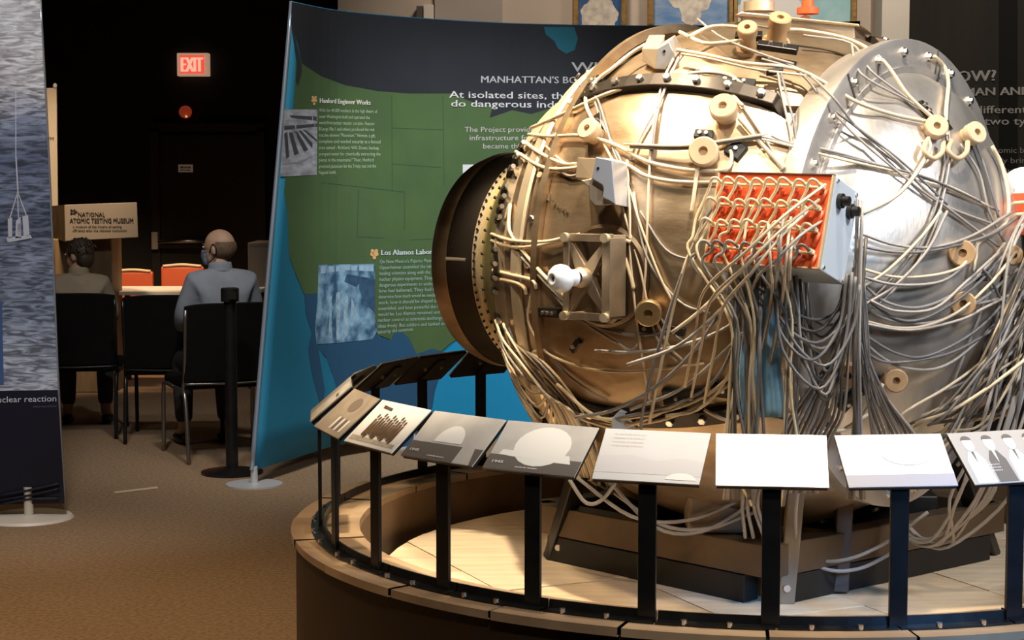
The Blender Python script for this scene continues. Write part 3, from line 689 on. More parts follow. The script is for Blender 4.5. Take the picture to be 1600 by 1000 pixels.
b = bmesh.new(); spin(b, [(.2, 0), (.2, R_PF-.012), (PF-.021, R_PF-.012), (PF-.021, 0)], RC, Vector((0, 0, 1)), 96); obj('platform_drum', b, mat('dark trench', (.07, .045, .028)), dp, smooth=.6)
nseg = 26
for i in range(nseg):
    a0 = 2*math.pi*i/nseg+.003; a1 = 2*math.pi*(i+1)/nseg-.003; dz = (.0, .002)[i % 2]; ro = R_OUT+(.003 if i % 2 else 0)
    b = bmesh.new(); spin(b, [(RZ-.022, R_IN), (RZ-.022, ro), (RZ+dz, ro), (RZ+dz, R_IN), (RZ-.022, R_IN)], RC, Vector((0, 0, 1)), 6, a0, a1)
    obj('cap_segment', b, M_capwood if i % 3 else mat('curved bench cap light', (.50, .35, .21), .45, col2=(.38, .26, .16), ns=6), dp)
def clipdisc(x0, x1, y0, y1, R):
    poly = [(x0, y0), (x1, y0), (x1, y1), (x0, y1)]
    for k in range(64):
        a = 2*math.pi*k/64; nx, ny = math.cos(a), math.sin(a); out = []
        for i in range(len(poly)):
            p, q = poly[i], poly[(i+1) % len(poly)]; dp_, dq = p[0]*nx+p[1]*ny-R, q[0]*nx+q[1]*ny-R
            if dp_ <= 0: out.append(p)
            if dp_*dq < 0: s = dp_/(dp_-dq); out.append((p[0]+(q[0]-p[0])*s, p[1]+(q[1]-p[1])*s))
        poly = out
        if len(poly) < 3: return None
    return poly
fm = Matrix.Rotation(.42, 3, 'Z')
bw, bl = .46, .92
for i in range(-4, 4):
    for j in range(-3, 3):
        oy = (.31 if i % 2 else 0)
        pg = clipdisc(i*bw+.002, (i+1)*bw-.002, j*bl+oy+.002, (j+1)*bl+oy-.002, R_PF)
        if not pg: continue
        b = bmesh.new(); z = PF-.0015*((i+j) % 2)
        top = [b.verts.new(RC+fm@Vector((x, y, 0))+Vector((0, 0, z))) for x, y in pg]; bot = [b.verts.new(v.co-Vector((0, 0, .02))) for v in top]
        b.faces.new(top); b.faces.new(bot[::-1])
        for q in range(len(top)): b.faces.new((top[q], top[(q+1) % len(top)], bot[(q+1) % len(top)], bot[q]))
        obj('floor_board', b, (M_wood, M_wood2)[(i*3+j) % 2], dp)

# railing
angs = {i: math.radians(a) for i, a in zip(range(-4, 9), (130.5, 143.2, 155.5, 169.9, 186.1, 200.7, 213.5, 226.1, 238.3, 251., 263.4, 276.1, 288.7))}
for i in (-5, -6, -7): angs[i] = angs[-4]-math.radians(12.6)*(-4-i)
for i in (9, 10, 11): angs[i] = angs[8]+math.radians(12.5)*(i-8)
H_IN, H_OUT, RI, RO, HW = .469, .359, 1.324, 1.453, .1375
rl = wthing('guard_railing', 'black steel railing of upright posts around the plinth rim', 'railing', (RX, RY, RZ))
keys = sorted(angs)
def pol(a, r, z): return RC+Vector((math.cos(a)*r, math.sin(a)*r, z))
for i in keys:
    a = angs[i]; M = Matrix.Translation(pol(a, R_POST, RZ)) @ Matrix.Rotation(a, 4, 'Z')
    obj('post', bx((0, 0, .1805), (.012, .046, .361), M), M_blackmetal, rl, bevel=.0015)
    for s in (-1, 1):
        obj('bolt', cyl(bmesh.new(), M@Vector((.02, s*.10, .004)), M@Vector((.02, s*.10, .016)), .008, seg=8), M_bolt, rl, smooth=.6)
for i in range(30):
    a0 = 2*math.pi*i/30+.002; a1 = 2*math.pi*(i+1)/30-.002; b = bmesh.new()
    spin(b, [(RZ+.002, R_POST-.012), (RZ+.002, R_POST+.03), (RZ+.007, R_POST+.03), (RZ+.007, R_POST-.002), (RZ+.028, R_POST-.006), (RZ+.028, R_POST-.012), (RZ+.002, R_POST-.012)], RC, Vector((0, 0, 1)), 5, a0, a1)
    obj('base_angle', b, M_blackmetal, rl)

LBL = {-7: 'reading panel on the far railing behind the device, third from the drum', -6: 'reading panel on the far railing hidden behind the device flange', -5: 'reading panel seen from behind below the drum of the device',
 -4: 'dark back of the reading panel just left of the drum bottom', -3: 'dark back of the middle reading panel on the far railing', -2: 'dark back of the far left reading panel before the blue map sea', -1: 'narrow dark back of the reading panel at the far left bend',
 0: 'reading panel with cream and grey card at the leftmost bend of the railing', 1: 'tan aerial landscape reading panel with a dark oval, second from the left bend', 2: 'white reading panel with a brown group of standing people',
 3: 'grey reading panel with a small glowing half dome', 4: 'grey reading panel with a large white fireball', 5: 'reading panel paled by painted glare with fine text above a cloud', 6: 'reading panel whitened by painted glare in front of the hanging cables',
 7: 'reading panel paled by painted glare, with a faint cloud above a grey horizon band', 8: 'grey reading panel with a group portrait of four people at the right edge', 9: 'reading panel just beyond the right edge of the picture', 10: 'reading panel second beyond the right edge', 11: 'reading panel third beyond the right edge'}
M_tray = mat('black panel tray', (.02, .018, .016), .4, .3)
M_pgrey = mat('panel grey print', (.42, .39, .36), .35); M_pdark = mat('panel dark print', (.15, .13, .115), .35)
M_ptan = mat('panel tan print', (.42, .35, .27), .35, col2=(.33, .27, .21), ns=18); M_pwhite = mat('panel white print', (.84, .82, .79), .3)
M_pmid = mat('panel mid print', (.56, .53, .50), .35, n=.15, ns=12); M_pbrown = mat('panel brown print', (.14, .085, .05), .5, n=.4, ns=60)
M_pglare = mat('panel glare print', (.66, .65, .66), .35, n=.06, ns=6)
def circ(cx, cy, rx, ry, n=20, a0=0, a1=2*math.pi): return [(cx+rx*math.cos(a0+(a1-a0)*i/n), cy+ry*math.sin(a0+(a1-a0)*i/n)) for i in range(n if a1-a0 > 6.2 else n+1)]
for i in keys:
    if i in (-7, -6): continue
    a = angs[i]; er = Vector((math.cos(a), math.sin(a), 0)); et = Vector((-math.sin(a), math.cos(a), 0))
    pi_, po = RC+er*RI+Vector((0, 0, RZ+H_IN)), RC+er*RO+Vector((0, 0, RZ+H_OUT)); dn = (po-pi_); nn = et.cross(dn).normalized()
    if nn.z < 0: nn = -nn
    def pf(u, v, h=0., pi_=pi_, et=et, dn=dn, nn=nn): return pi_+et*(HW*(2*u-1))+dn*v+nn*h        # u left to right, v top to bottom
    t = wthing('reading_panel', LBL[i], 'information panel', pi_+dn*.5, 'reading panels along the railing')
    def slab3(u0, u1, v0, v1, h0, h1): return hexa([pf(u0, v0, h0), pf(u1, v0, h0), pf(u1, v1, h0), pf(u0, v1, h0), pf(u0, v0, h1), pf(u1, v0, h1), pf(u1, v1, h1), pf(u0, v1, h1)])
    base = {1: M_ptan, 2: M_pwhite, 3: M_pmid, 4: M_pmid, 5: M_pglare, 6: M_pwhite, 7: M_pglare, 8: M_pgrey, 0: M_pgrey}.get(i, M_pmid)  # front panels start near white, with lamp glare put into the colour
    obj('tray', slab3(.01, .99, .01, .99, -.014, -.004), M_tray, t)
    pbd = obj('print_board', slab3(0, 1, 0, 1, -.004, 0), base, t, bevel=.0008)
    obj('bracket_arm', hexa([pf(.43, .12, -.022), pf(.57, .12, -.022), pf(.57, .9, -.022), pf(.43, .9, -.022), pf(.43, .12, -.015), pf(.57, .12, -.015), pf(.57, .9, -.015), pf(.43, .9, -.015)]), M_blackmetal, t)
    for u in (.33, .67):
        obj('bolt', cyl(bmesh.new(), pf(u, .45, -.014), pf(u, .45, -.022), .007, seg=8), M_bolt, t)
    fl = lambda u, v: pf(u, v, .0006)
    fl2 = lambda u, v: pf(u, v, .0011)
    def pr_(poly, m, f=fl, name='print_image'): return obj(name, flat(poly, f), m, pbd)
    if i == 0: pr_([(.38, .03), (.98, .03), (.98, .97), (.38, .97)], mat('panel cream print', (.74, .70, .62), .35, col2=(.5, .46, .4), ns=40)); pr_([(.6, .3), (.9, .3), (.9, .36), (.6, .36)], M_pdark, fl2)
    if i == 1: pr_(circ(.55, .30, .16, .17), mat('panel oval', (.22, .175, .13), .4)); [pr_([(.45+.09*q, .62), (.51+.09*q, .60), (.51+.09*q, .88), (.45+.09*q, .9)], M_pdark if q % 2 else M_pwhite) for q in range(5)]
    if i == 2:
        for q in range(11):
            x = .20+.058*q; yy = .50+.05*math.sin(q*2.1); pr_([(x, yy-.08), (x+.045, yy-.10), (x+.055, yy+.25), (x+.03, yy+.33), (x-.01, yy+.28)], M_pbrown); pr_(circ(x+.02, yy-.15, .022, .05, 8), M_pbrown)
        pr_([(.15, .10), (.35, .14), (.36, .20), (.16, .17)], M_pbrown); pr_([(.05, .82), (.95, .84), (.95, .92), (.05, .93)], mat('panel sand print', (.6, .52, .42), .5, n=.3, ns=50))
    if i == 3:
        pr_([(.0, .66), (1, .66), (1, 1), (0, 1)], M_pdark); pr_(circ(.48, .62, .19, .36, 20, math.pi, 2*math.pi), M_pwhite, fl2); pr_([(.72, .5), (.85, .45), (.95, 1), (.72, 1)], M_pmid, fl2)
    if i == 4:
        pr_([(.0, .70), (1, .70), (1, 1), (0, 1)], M_pdark); pr_(circ(.52, .48, .30, .40), M_pwhite, fl2); pr_([(.12, .60), (.85, .62), (.9, .78), (.5, .76), (.1, .70)], M_pwhite, lambda u, v: pf(u, v, .0014))
    if i in (3, 4):
        obj('print_text', lettering([('1945', .07, .87, .12, .05), ('seconds after detonation', .34, .93, .24, .025)], lambda x, y: pf(x, y, .0016), .01), M_pwhite, t)
    if i == 5:
        pr_([(0, .55), (.3, .50), (.55, .60), (.8, .52), (1, .58), (1, .86), (0, .86)], mat('panel haze print', (.60, .58, .60), .35)); pr_(circ(.82, .94, .14, .13, 14, math.pi, 2*math.pi), M_pwhite, fl2)
        obj('print_text', lettering([(s, .10, .12+.075*q, .30, .035) for q, s in enumerate(['the test device stood on a', 'steel tower in the desert and', 'was wired by hand before dawn', 'on the morning of the test'])], fl2), mat('panel faint text', (.52, .46, .40), .5), t)
    if i == 7: pr_([(0, .78), (1, .78), (1, 1), (0, 1)], mat('panel horizon print', (.40, .39, .43), .35)); pr_(circ(.62, .38, .24, .22), M_pwhite, fl2); pr_([(0, .72), (1, .72), (1, .78), (0, .78)], M_pwhite, fl2)
    if i == 8:
        for q in range(4):
            x = .14+.22*q; pr_([(x-.09, .98), (x-.08, .55), (x-.03, .38), (x+.05, .38), (x+.10, .55), (x+.11, .98)], M_pdark if q % 2 else M_pwhite); pr_(circ(x+.01, .24, .055, .14), M_pwhite, fl2); pr_(circ(x+.01, .16, .055, .08, 12, math.pi, 2*math.pi), M_pdark, lambda u, v: pf(u, v, .0016))
            pr_([(x-.005, .38), (x+.025, .38), (x+.012, .62)], M_pwhite if q % 2 else M_pdark, fl2)
        obj('print_text', lettering([(s, .10, .66+.055*q, .26, .028) for q, s in enumerate(['Scientists gathered for', 'a portrait after the test', 'at the laboratory'])], lambda x, y: pf(x, y, .0018)), M_pwhite, t)

# ------------------------------------------------------------ support stand on the platform
ss = wthing('support_stand', 'timber and steel cradle darkened for shade under the spherical device on the plywood platform', 'stand', (RX, RY, PF))
M_beam = mat('shaded steel beam', (.13, .085, .048), .5, .3, n=.3, ns=6)  # beam brown darkened to carry the shade under the device
K = [Vector((.76, 5.10, PF)), Vector((1.62, 5.78, PF)), Vector((.98, 6.42, PF)), Vector((.10, 5.78, PF))]
def beam(a, b, w_, h0, h1, m, name='beam'):
    d_ = (b-a).normalized(); s_ = Vector((-d_.y, d_.x, 0))*w_/2; z0, z1 = Vector((0, 0, h0)), Vector((0, 0, h1))
    return obj(name, hexa([a-s_+z0, b-s_+z0, b+s_+z0, a+s_+z0, a-s_+z1, b-s_+z1, b+s_+z1, a+s_+z1]), m, ss, bevel=.003)
M_under = mat('shaded timber', (.010, .008, .006), .6)  # black puts the shade below the device into the foot beams
for i in range(4):
    a_, b_ = K[i], K[(i+1) % 4]; d_ = (b_-a_).normalized()*.05
    beam(a_+d_*1.2, b_-d_*1.2, .07, .0, .085, M_under, 'foot_beam')
    beam(a_-d_*.2, b_+d_*.2, .075, .088, .185, M_beam)
    c_ = (a_+d_*1.5); obj('end_bolt', cyl(bmesh.new(), c_+Vector((0, -.04, .05)), c_+Vector((0, -.055, .05)), .011, seg=8), M_bolt, ss)
def leg(a, b, m, w_=.06):
    a = Vector(a); b = Vector(b); x, y, z = frame(b-a); L = (b-a).length
    Mx = Matrix((x, y, z)).transposed().to_4x4(); Mx.translation = a
    obj('leg', bx((0, 0, L/2), (w_, w_*.7, L), Mx), m, ss, bevel=.004)
M_tanleg = mat('tan steel leg', (.30, .23, .15), .5, .4, n=.2, ns=8)
leg(P(864, 872, 5.74), P(905, 735, 5.60), M_blackmetal); leg(P(945, 822, 6.3), P(945, 730, 6.2), M_blackmetal)
leg(P(1226, 955, 5.12), P(1246, 740, 5.12), M_tanleg, .05); leg(P(1312, 925, 5.25), P(1322, 740, 5.3), mat('brown steel leg', (.10, .065, .04), .5, .4), .05)
leg(P(1548, 868, 5.82), P(1498, 720, 5.6), M_blackmetal); leg(P(1445, 850, 6.2), P(1440, 730, 6.1), M_blackmetal)
b = bmesh.new(); spin(b, [(.70, .42), (.70, .50), (.76, .50), (.76, .42), (.70, .42)], RC, Vector((0, 0, 1)), 40); obj('cradle_ring', b, M_beam, ss, smooth=.6)
obj('control_box', bx(P(1115, 797, 5.3), (.17, .14, .12), None), M_tanleg, ss, bevel=.012)
obj('battery_box', bx((1.25, 5.75, PF+.13), (.30, .22, .2)), M_black, ss, bevel=.006)

# ------------------------------------------------------------ the spherical device
AX = Vector((.77, -.638, 0)).normalized(); NX = Vector((-AX.y*-1*-1, 0, 0)); NX = Vector((AX.y, -AX.x, 0)); UP = Vector((0, 0, 1))
if NX.y > 0: NX = -NX
def D(t, phi, rho): phi = math.radians(phi); return BALL+AX*t+(UP*math.cos(phi)+NX*math.sin(phi))*rho
dv = wthing('spherical_device', 'huge bronze and silver spherical bomb casing bolted together and wrapped in cables', 'device', (RX, RY, PF+.2))
b = bmesh.new(); prof = []
for i in range(25):
    th = math.radians(52+(128-52)*i/24); prof.append((.778*math.cos(th), .778*math.sin(th)))
spin(b, prof, BALL, AX, 72); obj('casing', b, M_bronze, dv, smooth=True)
# right dome with flange
def flange(sg, mA, mD, name):
    global FLG
    b = bmesh.new(); spin(b, [(sg*.42, .69), (sg*.50, .712), (sg*.528, .712), (sg*.53, .706), (sg*.53, .612), (sg*.522, .608)], BALL, AX, 96); FLG = obj(name, b, mA, dv, smooth=.5)
    b = bmesh.new(); pr2 = [(.528, .617), (.545, .606)]
    for i in range(1, 15):
        th = math.radians(46.5*(1-i/14)); pr2.append((.83*math.cos(th), .83*math.sin(th)))
    spin(b, [(sg*t, r) for t, r in pr2], BALL, AX, 72); obj('polar_dome', b, mD, dv, smooth=.9)
    b = bmesh.new(); spin(b, [(sg*.531, .630), (sg*.538, .630), (sg*.538, .612), (sg*.53, .608)], BALL, AX, 96); obj('flange_lip', b, mA, dv, smooth=.5)
flange(1, M_flange, M_alu, 'polar_flange')
for i in range(26):
    ph = i*360/26+5; c = D(.53, ph, .672)
    b = bmesh.new(); spin(b, [(0, .016), (.004, .016), (.004, .011), (.012, .011), (.014, .008), (.014, 0)], c, AX, 6); obj('flange_bolt', b, M_bolt, FLG)
# joint seams of the right flange
for ph in (-62, -14, 34, 82, 130, 178):
    q = [D(.531, ph-.25, .612), D(.531, ph+.25, .612), D(.531, ph+.25, .711), D(.531, ph-.25, .711)]
    obj('flange_seam', hexa(q+[p+AX*.002 for p in q]), mat('dark joint', (.08, .07, .06), .6), FLG)
# left side: stepped flange, straps and collar
def band(prof, m, name, seg=96, sm=.4):
    b = bmesh.new(); spin(b, prof, BALL, AX, seg); return obj(name, b, m, dv, smooth=sm)
band([(-.28, .775), (-.285, .803), (-.31, .800), (-.32, .74)], M_bronze, 'belt_edge')
RB0 = band([(-.31, .757), (-.36, .733), (-.40, .708), (-.405, .68)], M_bronze_d, 'recessed_band')
band([(-.395, .70), (-.395, .738), (-.405, .741), (-.455, .718), (-.46, .66)], M_light, 'strap_band')
band([(-.455, .685), (-.50, .672), (-.54, .645), (-.545, .60)], M_bronze, 'outer_band')
band([(-.54, .642), (-.60, .620), (-.615, .612), (-.62, .57)], M_light, 'outer_rim')
for i in range(34):
    ph = i*360/34+3; p = D(-.357, ph, .733); n_ = (p-BALL-AX*-.36).normalized()
    b = bmesh.new(); spin(b, [(0, .020), (.005, .020), (.005, .012), (.026, .012), (.028, .009), (.028, 0)], p, n_, 8); obj('band_bolt', b, M_bolt if i % 2 else M_light, RB0)
band([(-.60, .60), (-.66, .575), (-0.865, .375), (-0.870, .34)], M_olive, 'drum_plate', sm=.5)
band([(-0.865, .36), (-0.875, .388), (-0.900, .388), (-0.905, .378)], M_light, 'drum_rim')
band([(-0.905, .376), (-0.950, .382), (-1.020, .382)], mat('black drum band', (.045, .036, .03), .38, .6), 'drum_band')
band([(-1.020, .384), (-1.050, .388), (-1.100, .372), (-1.115, .34), (-1.120, 0)], M_bronze, 'drum_head', sm=.7)
b = bmesh.new()
for i in range(64):
    ph = i*360/64; cyl(b, D(-0.830, ph, .405), D(-0.836, ph, .415), .006, seg=6)
for i in range(90):
    ph = i*4; cyl(b, D(-0.888, ph, .386), D(-0.888, ph, .394), .005, seg=6)
o = obj('rivets', b, M_black, dv); o['kind'] = 'stuff'
# drum clamp
M90 = None
p = P(716, 408, 6.0); obj('drum_clamp', bx(p+Vector((.0, .02, 0)), (.05, .06, .10)), M_black, dv, bevel=.004)
obj('clamp_pin', cyl(bmesh.new(), P(697, 404, 5.95), P(728, 406, 5.92), .006, seg=8), M_bolt, dv, smooth=.6)

# belt segments (five raised plates) and the meridian flanges between them
def belt(ph0, ph1, rads=(.833, .785)):
    bm = bmesh.new(); nt_, np_ = 26, 24; G_ = []
    pc_, hw_ = (ph0+ph1)/2, (ph1-ph0)/2-1.8
    for rr in rads:
        g = []
        for i in range(nt_+1):
            tau = -1+2*i/nt_; tt_ = math.sin(tau*math.pi/2); th = math.radians(90)-(.07+.545*tt_ if True else 0)
            w_ = hw_*(1-abs(tt_)**7)**(1/7) if abs(tt_) < 1 else hw_*.55
            w_ = max(w_, hw_*.72); g.append([bm.verts.new(D(rr*math.cos(th)*1.0, pc_+w_*(2*j/np_-1), rr*math.sin(th))) for j in range(np_+1)])
        G_.append(g)
    A, B = G_
    for q in G_:
        for i in range(nt_):
            for j in range(np_): bm.faces.new((q[i][j], q[i+1][j], q[i+1][j+1], q[i][j+1]))
    for i in range(nt_):
        for j in (0, np_): bm.faces.new((A[i][j], A[i+1][j], B[i+1][j], B[i][j]))
    for j in range(np_):
        for i in (0, nt_): bm.faces.new((A[i][j], A[i][j+1], B[i][j+1], B[i][j]))
    return bm
MER = [47+72*k for k in range(5)]
for k in range(5): obj('belt_segment', belt(MER[k], MER[k]+72, (.797, .77) if k == 4 else (.833, .785)), M_bronze, dv, smooth=.5)
for k, ph in enumerate(MER):
    bm = bmesh.new(); n = 14; prev = None
    for i in range(n+1):
        t_ = -.27+.66*i/n; r = math.sqrt(.83**2-t_*t_)
        cur = [bm.verts.new(D(t_, ph+dp_, rr)) for dp_, rr in ((-1.7, r-.05), (-1.7, r+.028), (1.7, r+.028), (1.7, r-.05))]
        if prev:
            for a_ in range(4): bm.faces.new((prev[a_], prev[(a_+1) % 4], cur[(a_+1) % 4], cur[a_]))
        else: bm.faces.new(cur)
        prev = cur
    bm.faces.new(prev[::-1]); bf = obj('belt_flange', bm, mat('black oxide flange', (.05, .04, .032), .42, .6, n=.3, ns=20), dv, bevel=.003)
    for i in range(7):
        t_ = -.22+.095*i; r = math.sqrt(.83**2-t_*t_)+.026; p = D(t_, ph, r); n_ = (p-BALL).normalized()
        b = bmesh.new(); spin(b, [(0, .013), (.012, .013), (.014, .010), (.014, 0)], p, n_, 6); obj('flange_bolt', b, M_bolt, bf)

def onb(px, py, off=0.):
    p = S(px, py, off); return p, (p-BALL).normalized()
# sockets (spool shaped detonator mounts)
def socket(px, py, r=.036, m=None, tilt=None, L=.05):
    p, n_ = onb(px, py, -.03)
    if tilt: n_ = (n_+Vector(tilt)).normalized()
    k = r/.036; m = m or M_sock
    b = bmesh.new(); spin(b, [(.0, r*1.25), (.008, r*1.25), (.010, r*.9), (.03+L*.4, r*.82), (.03+L*.7, r), (.04+L, r), (.043+L, r*.9), (.043+L, r*.32), (.03+L, r*.30), (.03+L, 0)], p, n_, 24)
    o = obj('socket', b, m, dv, smooth=.5); return p, n_
for a in ((1138, 190, .040, M_sock2, (-.25, -.6, .2)), (1107, 246, .042, M_sock2, (-.2, -.9, -.1)), (1212, 68, .034, M_sock, (.1, -.4, .3)), (1170, 76, .030, M_sock, (-.1, -.5, 0)),
          (1452, 214, .034, M_sock2, (-.5, -.8, 0)), (1497, 222, .034, M_sock2, (.0, -.9, 0)), (1498, 400, .038, M_sock, (-.8, -.6, .1)), (1503, 472, .036, M_sock, (-.9, -.5, .1)),
          (1388, 588, .034, M_sock, (-.3, -.5, .3)), (1326, 578, .034, mat('dark phenolic spool', (.30, .17, .08), .5), (-.5, -.5, .2)), (1514, 600, .032, M_sock, (-.9, -.4, .3)), (1544, 562, .030, M_sock, (-.9, -.3, .3)),
          (1016, 480, .038, mat('brass spool', (.50, .34, .17), .35, .7), (.3, -.6, -.1)), (943, 222, .034, M_sock2, (-.4, -.7, .3)), (1562, 400, .03, M_sock, (-.6, -.6, 0))):
    socket(*a)
# two tab clips hanging from the upper right sockets
for px, py in ((1462, 238), (1500, 238)):
    obj('tab_clip', tb([S(px-14, py-18, .03), S(px-18, py-2, .035), S(px-4, py+10, .035), S(px+10, py, .035), S(px+12, py-16, .03)], .008), M_sock2, dv, smooth=True)
# black terminal strips
def strip(px, py, ln, wd, ang, m=M_black, th=.02, dots=2, name='terminal_strip'):
    p, n_ = onb(px, py, .012); a = math.radians(ang); rt = (P(px+10, py, p.y)-P(px, py, p.y)).normalized(); u = (rt-n_*rt.dot(n_)).normalized(); v = n_.cross(u)
    x = u*math.cos(a)+v*math.sin(a); y = n_.cross(x); Mx = Matrix((x, y, n_)).transposed().to_4x4(); Mx.translation = p
    o = obj(name, bx((0, 0, 0), (ln, wd, th), Mx), m, dv, bevel=.003)
    for i in range(dots): obj('terminal_screw', cyl(bmesh.new(), Mx@Vector(((i-(dots-1)/2)*ln/max(dots, 1)*.7, 0, th/2)), Mx@Vector(((i-(dots-1)/2)*ln/max(dots, 1)*.7, 0, th/2+.008)), .006, seg=8), M_bolt, o)
    return Mx
strip(1100, 211, .055, .028, -15); strip(1148, 130, .12, .035, -20, dots=3); strip(1215, 74, .12, .03, -18, dots=2); strip(1170, 57, .08, .035, -10, dots=0)
strip(930, 130, .05, .04, 10); strip(935, 193, .035, .07, 0, dots=2); strip(860, 488, .10, .03, 12, dots=3); strip(1070, 620, .13, .05, 12, dots=2); strip(1130, 608, .07, .05, 0, dots=1)
strip(1332, 620, .10, .032, 48, dots=3); strip(1358, 600, .06, .06, 0, dots=1); strip(1532, 430, .05, .035, 0, dots=1); strip(1055, 516, .06, .025, -5, dots=1); strip(1010, 512, .05, .03, 0, dots=1)
strip(1445, 172, .06, .022, -55, dots=2); strip(1475, 195, .05, .03, -50, dots=1); strip(1150, 235, .05, .05, -40, dots=1); strip(1210, 112, .05, .012, 5, dots=0)
strip(880, 690, .05, .03, 0, dots=1); strip(900, 540, .05, .02, 60, M_blackmetal, dots=1)
# stepped junction boxes
def jbox(c, faces, mf, ms):
    pass
M_jb = mat('junction box side', (.62, .50, .36), .45, .6); M_jf = mat('junction box bright face', (.62, .66, .74), .35, .7)
def wedge(name, px, dep, back, mA, hole=None):
    fr_ = [P(x, y, dep) for x, y in px]; bk = [p+back for p in fr_]; n = len(fr_)
    bm = bmesh.new(); a = [bm.verts.new(p) for p in fr_]; b = [bm.verts.new(p) for p in bk]
    bm.faces.new(a); bm.faces.new(b[::-1])
    for i in range(n): bm.faces.new((a[i], a[(i+1) % n], b[(i+1) % n], b[i]))
    return obj(name, bm, mA, dv, bevel=.002)
def slanted(name, p4, back, m):
    return obj(name, hexa(p4+[p+back for p in p4]), m, dv, bevel=.002)
# box 1 (upper left, long silver cover facing right)
q = [P(903, 246, 5.02), P(931, 247, 4.90), P(925, 280, 4.90), P(899, 278, 5.02)]
slanted('junction_box', q, Vector((.045, .10, -.02)), M_jb)
bm = bmesh.new(); Y0 = 4.885
out = [(931, 245), (956, 250), (962, 320), (950, 312), (941, 308), (943, 296), (941, 289), (925, 279)]
wedge('junction_box_cover', out, Y0, Vector((.05, .12, -.01)), M_jf)
wedge('junction_box_step', [(925, 279), (941, 289), (943, 296), (941, 308), (961, 320), (930, 321), (921, 311), (920, 292), (908, 282)], Y0+.02, Vector((.02, .10, 0)), M_jb)
obj('cover_hole', cyl(bmesh.new(), P(934.5, 263, Y0-.002), P(934.5, 263, Y0+.01), .004, seg=12), M_black, dv)
# box 2 (top left)
q = [P(1003, 76, 5.35), P(1028, 76, 5.26), P(1024, 109, 5.26), P(1003, 95, 5.35)]
slanted('junction_box', q, Vector((.03, .10, .05)), M_jb)
wedge('junction_box_cover', [(1028, 75), (1045, 65), (1056, 88), (1038, 109), (1024, 108)], 5.25, Vector((.03, .12, .03)), mat('junction box pale face', (.58, .55, .52), .4, .6))
obj('cover_hole', cyl(bmesh.new(), P(1038, 80, 5.245), P(1038, 80, 5.26), .004, seg=12), M_black, dv)
# small white connector box low on the left
wedge('connector_box', [(955, 655), (968, 641), (985, 645), (992, 665), (985, 685), (958, 682)], 5.05, Vector((.02, .08, 0)), mat('blue white box', (.55, .62, .72), .4, .2))

# star bracket with porcelain knob
M_br = mat('cast bracket', (.46, .36, .25), .45, .7, n=.2, ns=20)
bc = S(948, 431, .0); nb_ = (bc-BALL).normalized(); nb_ = (nb_+Vector((-.15, -.35, 0))).normalized()
upv = (UP-nb_*UP.dot(nb_)).normalized(); rtv = upv.cross(nb_); rtv = rtv if rtv.x > 0 else -rtv
bm4 = Matrix((rtv, upv, nb_)).transposed().to_4x4(); bm4.translation = bc
if bm4.to_3x3().determinant() < 0: bm4 = Matrix((rtv, upv, -nb_)).transposed().to_4x4(); bm4.translation = bc
sgn = 1 if (bm4.to_3x3()@Vector((0, 0, 1))).dot(nb_) > 0 else -1
def LB(x, y, z): return bm4@Vector((x, y, z*sgn))
def lbx(c, s): return bx((c[0], c[1], c[2]*sgn), s, bm4)
b = bmesh.new(); spin(b, [(-.02, .15), (.012, .15), (.02, .14), (.02, 0)], bc, nb_, 40); obj('round_plate', b, M_bronze_d, dv, smooth=.5)
hs, hh, wdt, Z1 = .068, .112, .022, .10
obj('bracket_bar', lbx((0, hh, Z1), (hs*2+wdt, wdt, .022)), M_br, dv, bevel=.002); obj('bracket_bar', lbx((0, -hh, Z1), (hs*2+wdt, wdt, .022)), M_br, dv, bevel=.002)
obj('bracket_bar', lbx((-hs, 0, Z1), (wdt, hh*2, .022)), M_br, dv, bevel=.002); obj('bracket_bar', lbx((hs, 0, Z1-.03), (wdt*1.3, hh*2, .085)), M_br, dv, bevel=.002)
for sx_ in (-1, 1):
    for sy_ in (-1, 1):
        obj('bracket_bolt', cyl(bmesh.new(), LB(sx_*hs, sy_*hh, Z1+.010), LB(sx_*hs, sy_*hh, Z1+.026), .013, seg=12), M_light, dv, smooth=.6)
        obj('bracket_stud', cyl(bmesh.new(), LB(sx_*hs, sy_*hh, 0), LB(sx_*hs, sy_*hh, Z1), .009, seg=10), M_br, dv, smooth=.6)
        a_ = math.atan2(sy_*hh, sx_*hs); L = math.hypot(hs, hh); px_ = Vector((-math.sin(a_), math.cos(a_), 0))*.022; tip = Vector((math.cos(a_), math.sin(a_), 0))*L*.97
        zz = Z1*sgn; pts = [px_, tip+px_*.25, tip-px_*.25, -px_]
        obj('star_arm', hexa([bm4@Vector((p.x, p.y, zz-.008*sgn)) for p in pts]+[bm4@Vector((p.x*(.98), p.y*.98, zz+(.022 if abs(p.x) < .03 else .004)*sgn)) for p in pts]), M_br, dv, bevel=.001)
b = bmesh.new(); spin(b, [(-.03, .020), (.04, .030), (.05, .026), (.06, .020)], LB(0, 0, Z1), nb_, 24); obj('star_hub', b, M_br, dv, smooth=.6)
kd = Vector((-.80, -.60, -.01)).normalized(); k0 = LB(0, 0, Z1+.03)
b = bmesh.new(); spin(b, [(0, .015), (.02, .016), (.026, .024), (.038, .024), (.042, .018), (.046, .020), (.052, .030), (.062, .0375), (.076, .041), (.090, .0385), (.102, .030), (.109, .018), (.109, .011), (.098, .010), (.098, 0)], k0, kd, 32)
obj('porcelain_knob', b, M_white, dv, smooth=True)
obj('knob_hole', cyl(bmesh.new(), k0+kd*.0985, k0+kd*.1005, .009, seg=16), M_black, dv)
b = bmesh.new(); spin(b, [(0, .034), (.02, .034), (.022, .024), (.045, .022), (.045, 0)], S(962, 492, .0), nb_, 20); obj('plate_lug', b, M_light, dv, smooth=.5)
